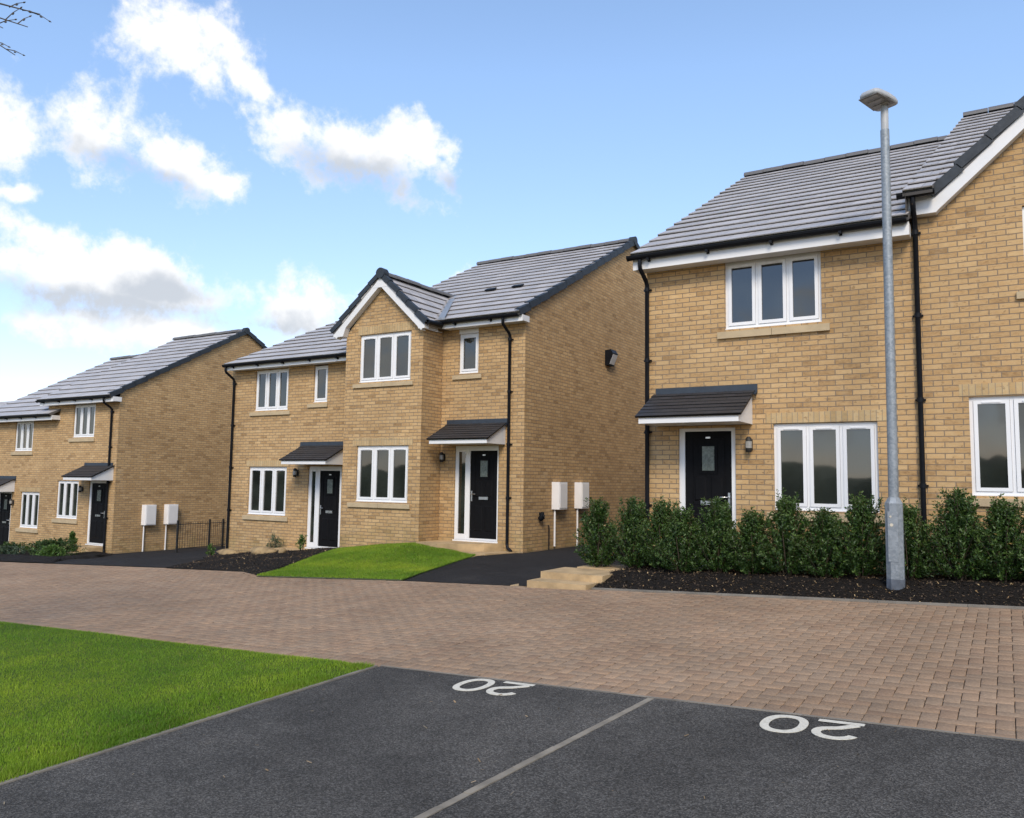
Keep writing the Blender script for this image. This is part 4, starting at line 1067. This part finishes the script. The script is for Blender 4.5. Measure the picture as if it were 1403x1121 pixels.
lsh=[((-24.9,14.2),.50,.80,'large dark spreading shrub beside the left door steps',(gA,gB*.8,gT*.6)),((-23.6,13.3),.30,.45,'low bright green shrub at the front of the left bed',(gB,gB*1.6,gT)),((-26.4,14.6),.40,.5,'mid-sized shrub beneath the middle of the left house wall',(gA,gB,gT*.7)),((-25.2,12.9),.28,.6,'low grey-green shrub at the lane edge of the left bed',(sA*.7,sB*.7,sT*.6)),((-27.6,14.3),.33,.6,'spreading dark shrub near the left frame edge',(gA,gB,gT*.6)),((-26.6,12.6),.22,.55,'ground-hugging shrub at the far left lane edge',(gA,gB,gT*.5)),((-25.6,15.1),.62,.16,'thin taller sprig standing above the left bed shrubs',(gB,gB*1.6,gT))]
for i,(p,hg,rd,lb_,cs) in enumerate(lsh):
    o=shrub('low_shrub',lb_,'shrub',50+i,hg,rd,int(60+110*rd),.06,LG,*cs,lps=22,stems=4); o.location=(p[0],p[1],H(*p)+.06)

# bare tree at the left, its twigs reaching into the top corner
def bare_tree():
    base=V((-8.6,2.2,G(-8.6,2.2)-.05))
    t=thing('bare_tree',base,'leafless tree whose thin budded twigs reach into the top left corner','tree')
    rg=random.Random(4); br=MB(); tw=MB()
    tr=MB(); tr.tube([base,base+V((.05,.03,1.2)),base+V((.0,.1,2.6)),base+V((.12,.1,4.0)),base+V((.2,.15,5.3))],[.15,.125,.105,.08,.05],12)
    tr.build('trunk',M['bark'],t)
    def grow(p,d,L,r,lev):
        n=5; pts=[p]; q=p; dd=d
        for k in range(n):
            dd=(dd+V((rg.gauss(0,.12),rg.gauss(0,.12),rg.gauss(.03,.1)))).normalized(); q=q+dd*(L/n); pts.append(q)
        (br if lev<2 else tw).tube(pts,[max(.0022,r*(1-.65*k/n)) for k in range(n+1)],7 if lev<2 else 5)
        if lev>=3:
            for x in pts[2:]: tw.tube([x-dd*.01,x,x+dd*.016],[.002,.0065,.002],5)
            return
        for k in range(4 if lev<2 else 3):
            i=rg.randint(1,n); ax=V((rg.gauss(0,1),rg.gauss(0,1),rg.gauss(.2,.7))).normalized()
            grow(pts[i],(dd*.9+ax*.75).normalized(),L*rg.uniform(.45,.65),r*.5,lev+1)
    for k in range(7):
        z=2.4+k*.45; a=math.pi+.9*math.sin(k*2.4)
        grow(base+V((.05,.1,z)),V((math.cos(a),math.sin(a),.6)).normalized(),1.35,.045,0)
    # the limb that reaches over the lawn
    a=base+V((.06,.1,3.3)); b=V((-6.35,2.45,3.22))
    br.tube([a,a.lerp(b,.5)+V((0,0,.12)),b],[.05,.034,.016],8)
    for (p,q) in (((-6.35,2.45,3.22),(-5.66,2.80,3.075)),((-6.1,2.55,3.2),(-5.63,2.86,3.19)),((-6.35,2.45,3.22),(-5.72,2.76,2.87)),((-6.2,2.5,3.2),(-5.78,2.62,3.30)),((-6.3,2.46,3.21),(-5.74,2.68,3.03))):
        p,q=V(p),V(q); m_=p.lerp(q,.5)+V((rg.gauss(0,.02),rg.gauss(0,.02),.05))
        tw.tube([p,m_,q],[.009,.006,.0028],6)
        for f_ in (.45,.62,.78,.9):
            x=p.lerp(q,f_)+V((0,0,.05*(1-abs(2*f_-1)))); dd=((q-p).normalized()*.8+V((rg.gauss(0,.5),rg.gauss(0,.5),rg.gauss(.1,.6)))).normalized()*rg.uniform(.06,.16)
            tw.tube([x,x+dd*.5+V((0,0,.01)),x+dd],[.004,.003,.002],5)
            for g_ in (.5,1): tw.tube([x+dd*g_-dd.normalized()*.008,x+dd*g_,x+dd*g_+dd.normalized()*.012],[.002,.006,.002],5)
    br.build('branches',M['bark'],t); tw.build('twigs',M['bark'],t)
bare_tree()

# ------------------------------------------------------------------ far things
def far_house(loc,label,w=9,d=8,hw=5,hr=3):
    t=thing('distant_house',loc,label,'house'); x,y,z=loc
    m=MB(); wall_grid(m,y,x-w/2,x+w/2,z,z+hw); side_wall(m,x+w/2,y,y+d,z,z+hw,y+d/2,z+hw+hr,1); side_wall(m,x-w/2,y,y+d,z,z+hw,y+d/2,z+hw+hr,-1)
    m.face([(x+w/2,y+d,z),(x-w/2,y+d,z),(x-w/2,y+d,z+hw),(x+w/2,y+d,z+hw)]); m.build('wall',M['brick'],t)
    r=MB(); mirror_roof(r,x-w/2-.2,x+w/2+.2,y-.3,z+hw-.1,y+d/2,z+hw+hr); r.build('roof',M['tile'],t)
far_house((-118.5,56,.8),'grey-roofed distant house just showing past the leftmost roof',8,8,6,3.4)
def hills():
    """tree-covered rise across the lane behind the viewer, seen only in the window reflections"""
    us=np.linspace(-140,120,900); rows=[]
    for k,(y,z) in enumerate(((-38,-3.2),(-44,.6),(-52,1.6),(-66,2.0),(-90,1.5))):
        rows.append([(u,y+6*mnoise.noise(V((u*.03,k,0))),z+ (1.6*mnoise.noise(V((u*.08,k,2)))+.9*mnoise.noise(V((u*.35,k,4)))+.8*mnoise.noise(V((u*1.1,k,8)))+.45*mnoise.noise(V((u*3.1,k,6))) if k>0 else 0)) for u in us])
    co=np.array(rows).reshape(-1,3); n=len(us)
    f=np.array([(j*n+i,(j)*n+i+1,(j+1)*n+i+1,(j+1)*n+i) for j in range(4) for i in range(n-1)])
    npmesh('wooded_hill',co,f,simple('hill_woodland',(.035,.05,.022),.95,.5,.25,.3,1),kind='structure')
hills()

# ------------------------------------------------------------------ sky, sun, camera
SUN_EL,SUN_AZ=math.radians(40),math.atan2(.45,-.89)   # azimuth from +Y towards +X
sd=V((math.sin(SUN_AZ)*math.cos(SUN_EL),math.cos(SUN_AZ)*math.cos(SUN_EL),math.sin(SUN_EL)))
su=bpy.data.lights.new('sun','SUN'); su.energy=SUN_E=1.15; su.angle=math.radians(20); su.color=(1,.88,.71)
so=bpy.data.objects.new('sun',su); COL.objects.link(so); so.rotation_euler=(-sd).to_track_quat('-Z','Y').to_euler(); so.location=(0,0,40)
wd=bpy.data.worlds.new('World'); sc.world=wd; wd.use_nodes=True; nt=wd.node_tree; N=nt.nodes
for x in list(N): N.remove(x)
def wn(typ,**k):
    nd=N.new(typ)
    for a,b in k.items(): setattr(nd,a,b)
    return nd
def wl(a,b): nt.links.new(a,b)
def wm(op,a,b=0.,c=0.,clamp=False):
    nd=wn('ShaderNodeMath',operation=op,use_clamp=clamp)
    for i,x in enumerate((a,b,c)):
        if hasattr(x,'links'): wl(x,nd.inputs[i])
        else: nd.inputs[i].default_value=x
    return nd.outputs[0]
sky=wn('ShaderNodeTexSky',sky_type='NISHITA',sun_disc=False,sun_elevation=SUN_EL,sun_rotation=SUN_AZ,altitude=60,air_density=1.0,dust_density=.12,ozone_density=1.0)
tn=wn('ShaderNodeMix',data_type='RGBA',blend_type='MULTIPLY'); tn.inputs[0].default_value=1; wl(sky.outputs[0],tn.inputs[6]); tn.inputs[7].default_value=(1.03,1.0,1.0,1)
bg=wn('ShaderNodeBackground'); er=wn('ShaderNodeValToRGB'); er.color_ramp.elements[0].position=0; er.color_ramp.elements[0].color=(.60,.56,.66,1); er.color_ramp.elements[1].position=.46; er.color_ramp.elements[1].color=(.97,1,1,1)
tm=wn('ShaderNodeMix',data_type='RGBA',blend_type='MULTIPLY'); tm.inputs[0].default_value=1; wl(tn.outputs[2],tm.inputs[6]); wl(er.outputs[0],tm.inputs[7]); wl(tm.outputs[2],bg.inputs[0]); bg.inputs[1].default_value=SKY_S=.108
tc=wn('ShaderNodeTexCoord'); sep=wn('ShaderNodeSeparateXYZ'); wl(tc.outputs['Generated'],sep.inputs[0]); wl(sep.outputs[2],er.inputs[0])
az=wm('ARCTAN2',sep.outputs[0],sep.outputs[1]); el=wm('ARCSINE',sep.outputs[2])
cmb=wn('ShaderNodeCombineXYZ'); wl(az,cmb.inputs[0]); wl(el,cmb.inputs[1])
def noisew(vec,scale,detail,rough,dist=0,out='Fac'):
    nd=wn('ShaderNodeTexNoise'); nd.inputs['Scale'].default_value=scale; nd.inputs['Detail'].default_value=detail; nd.inputs['Roughness'].default_value=rough; nd.inputs['Distortion'].default_value=dist
    wl(vec,nd.inputs['Vector']); return nd.outputs[out]
wc=noisew(tc.outputs['Generated'],11,4,.6,0,'Color')
sb=wn('ShaderNodeVectorMath',operation='SUBTRACT'); wl(wc,sb.inputs[0]); sb.inputs[1].default_value=(.5,.5,.5)
scn=wn('ShaderNodeVectorMath',operation='MULTIPLY'); wl(sb.outputs[0],scn.inputs[0]); scn.inputs[1].default_value=(.09,.06,0)
pw=wn('ShaderNodeVectorMath',operation='ADD'); wl(cmb.outputs[0],pw.inputs[0]); wl(scn.outputs[0],pw.inputs[1])
def blobs(lst):
    acc=None
    for (a,e,ra,re,rot) in lst:
        mp=wn('ShaderNodeMapping',vector_type='TEXTURE'); mp.inputs['Location'].default_value=(a,e,0); mp.inputs['Rotation'].default_value=(0,0,rot); mp.inputs['Scale'].default_value=(ra,re,1)
        wl(pw.outputs[0],mp.inputs['Vector']); ln=wn('ShaderNodeVectorMath',operation='LENGTH'); wl(mp.outputs[0],ln.inputs[0])
        d=wm('SUBTRACT',1,ln.outputs['Value'])
        acc=d if acc is None else wm('SMOOTH_MAX',acc,d,.15)
    return wm('MAXIMUM',acc,-1)
CL=[(-.963,.475,.098,.056,-.25),(-.885,.447,.06,.024,-.5),(-.825,.412,.075,.05,-.1),(-.755,.395,.125,.064,-.28),(-.66,.388,.085,.04,-.6),(-.635,.40,.03,.03,0),
(-1.03,.372,.085,.065,-.35),(-.955,.352,.075,.045,-.3),(-.907,.336,.028,.024,0),(-1.14,.355,.075,.075,-.2),(-1.115,.296,.045,.018,0),
(-1.09,.252,.10,.034,-.3),(-1.04,.215,.18,.044,-.05),(-.93,.20,.13,.055,-.15),(-.82,.200,.17,.05,.05),(-.69,.222,.14,.032,.1),(-.93,.165,.2,.03,0),(-.60,.24,.05,.015,0),

# clouds outside the picture, several added to brighten side walls and window reflections
(-1.75,.5,.22,.12,0),(3.0,.12,.7,.09,0),(-2.75,.14,.6,.1,0),(2.2,.13,.5,.07,0),(-2.2,.62,.3,.14,.2),(1.1,.45,.65,.3,0),(1.75,.6,.6,.34,0),(1.6,.95,.8,.25,0),(-2.5,.35,.35,.12,0),(2.9,.45,.3,.13,0),(2.3,.3,.4,.12,.1),(1.4,.35,.35,.1,0),(.7,.22,.25,.06,0),(-1.5,.16,.3,.06,0)]
bl=blobs(CL)
fb=noisew(tc.outputs['Generated'],9,9,.62,.25); fb2=noisew(tc.outputs['Generated'],30,7,.66)
den=wm('ADD',bl,wm('ADD',wm('MULTIPLY',wm('SUBTRACT',fb,.5),2.3),wm('MULTIPLY',wm('SUBTRACT',fb2,.5),1.5)))
mr=wn('ShaderNodeMapRange',interpolation_type='SMOOTHSTEP'); wl(den,mr.inputs['Value']); mr.inputs['From Min'].default_value=.06; mr.inputs['From Max'].default_value=.78
mask=mr.outputs[0]
gray=blobs([(-1.04,.188,.2,.022,0),(-.955,.205,.06,.02,0),(-.75,.362,.09,.03,-.25),(-.62,.36,.04,.02,-.4),(-1.0,.34,.08,.02,-.3),(-.87,.185,.12,.02,0)])
gm=wn('ShaderNodeMapRange',interpolation_type='SMOOTHSTEP'); wl(wm('ADD',wm('ADD',gray,wm('MULTIPLY',wm('SUBTRACT',fb2,.5),.9)),wm('MULTIPLY',wm('SUBTRACT',fb,.5),1.2)),gm.inputs['Value']); gm.inputs['From Min'].default_value=-.35; gm.inputs['From Max'].default_value=.8
cr=wn('ShaderNodeMix',data_type='RGBA'); wl(gm.outputs[0],cr.inputs[0]); cr.inputs[6].default_value=(1,1,1,1); cr.inputs[7].default_value=(.56,.60,.66,1)
cb=wn('ShaderNodeBackground'); wl(cr.outputs[2],cb.inputs[0]); cb.inputs[1].default_value=CLOUD_S=.45
mx=wn('ShaderNodeMixShader'); wl(wm('MULTIPLY',mask,.98),mx.inputs[0]); wl(bg.outputs[0],mx.inputs[1]); wl(cb.outputs[0],mx.inputs[2])
ow=wn('ShaderNodeOutputWorld'); wl(mx.outputs[0],ow.inputs[0])

cam=bpy.data.cameras.new('camera'); co=bpy.data.objects.new('camera',cam); COL.objects.link(co); sc.camera=co
Rr,Uu,Ff=V((.8546545,.5190043,.0141481)),V((.0341464,-.0833788,.9959327)),V((-.5180730,.8506953,.0889822))
co.matrix_world=Matrix(((Rr.x,Uu.x,-Ff.x,0),(Rr.y,Uu.y,-Ff.y,0),(Rr.z,Uu.z,-Ff.z,0),(0,0,0,1)))
cam.sensor_fit='HORIZONTAL'; cam.sensor_width=36; cam.lens=36*1109.685/1403; cam.clip_start=.05; cam.clip_end=3000
vs=sc.view_settings; sc.display_settings.display_device='sRGB'; vs.view_transform='Standard'; vs.look='None'; vs.exposure=EXPOSURE=1.34; vs.gamma=1
for o in bpy.data.objects:
    if '_org' in o: del o['_org']
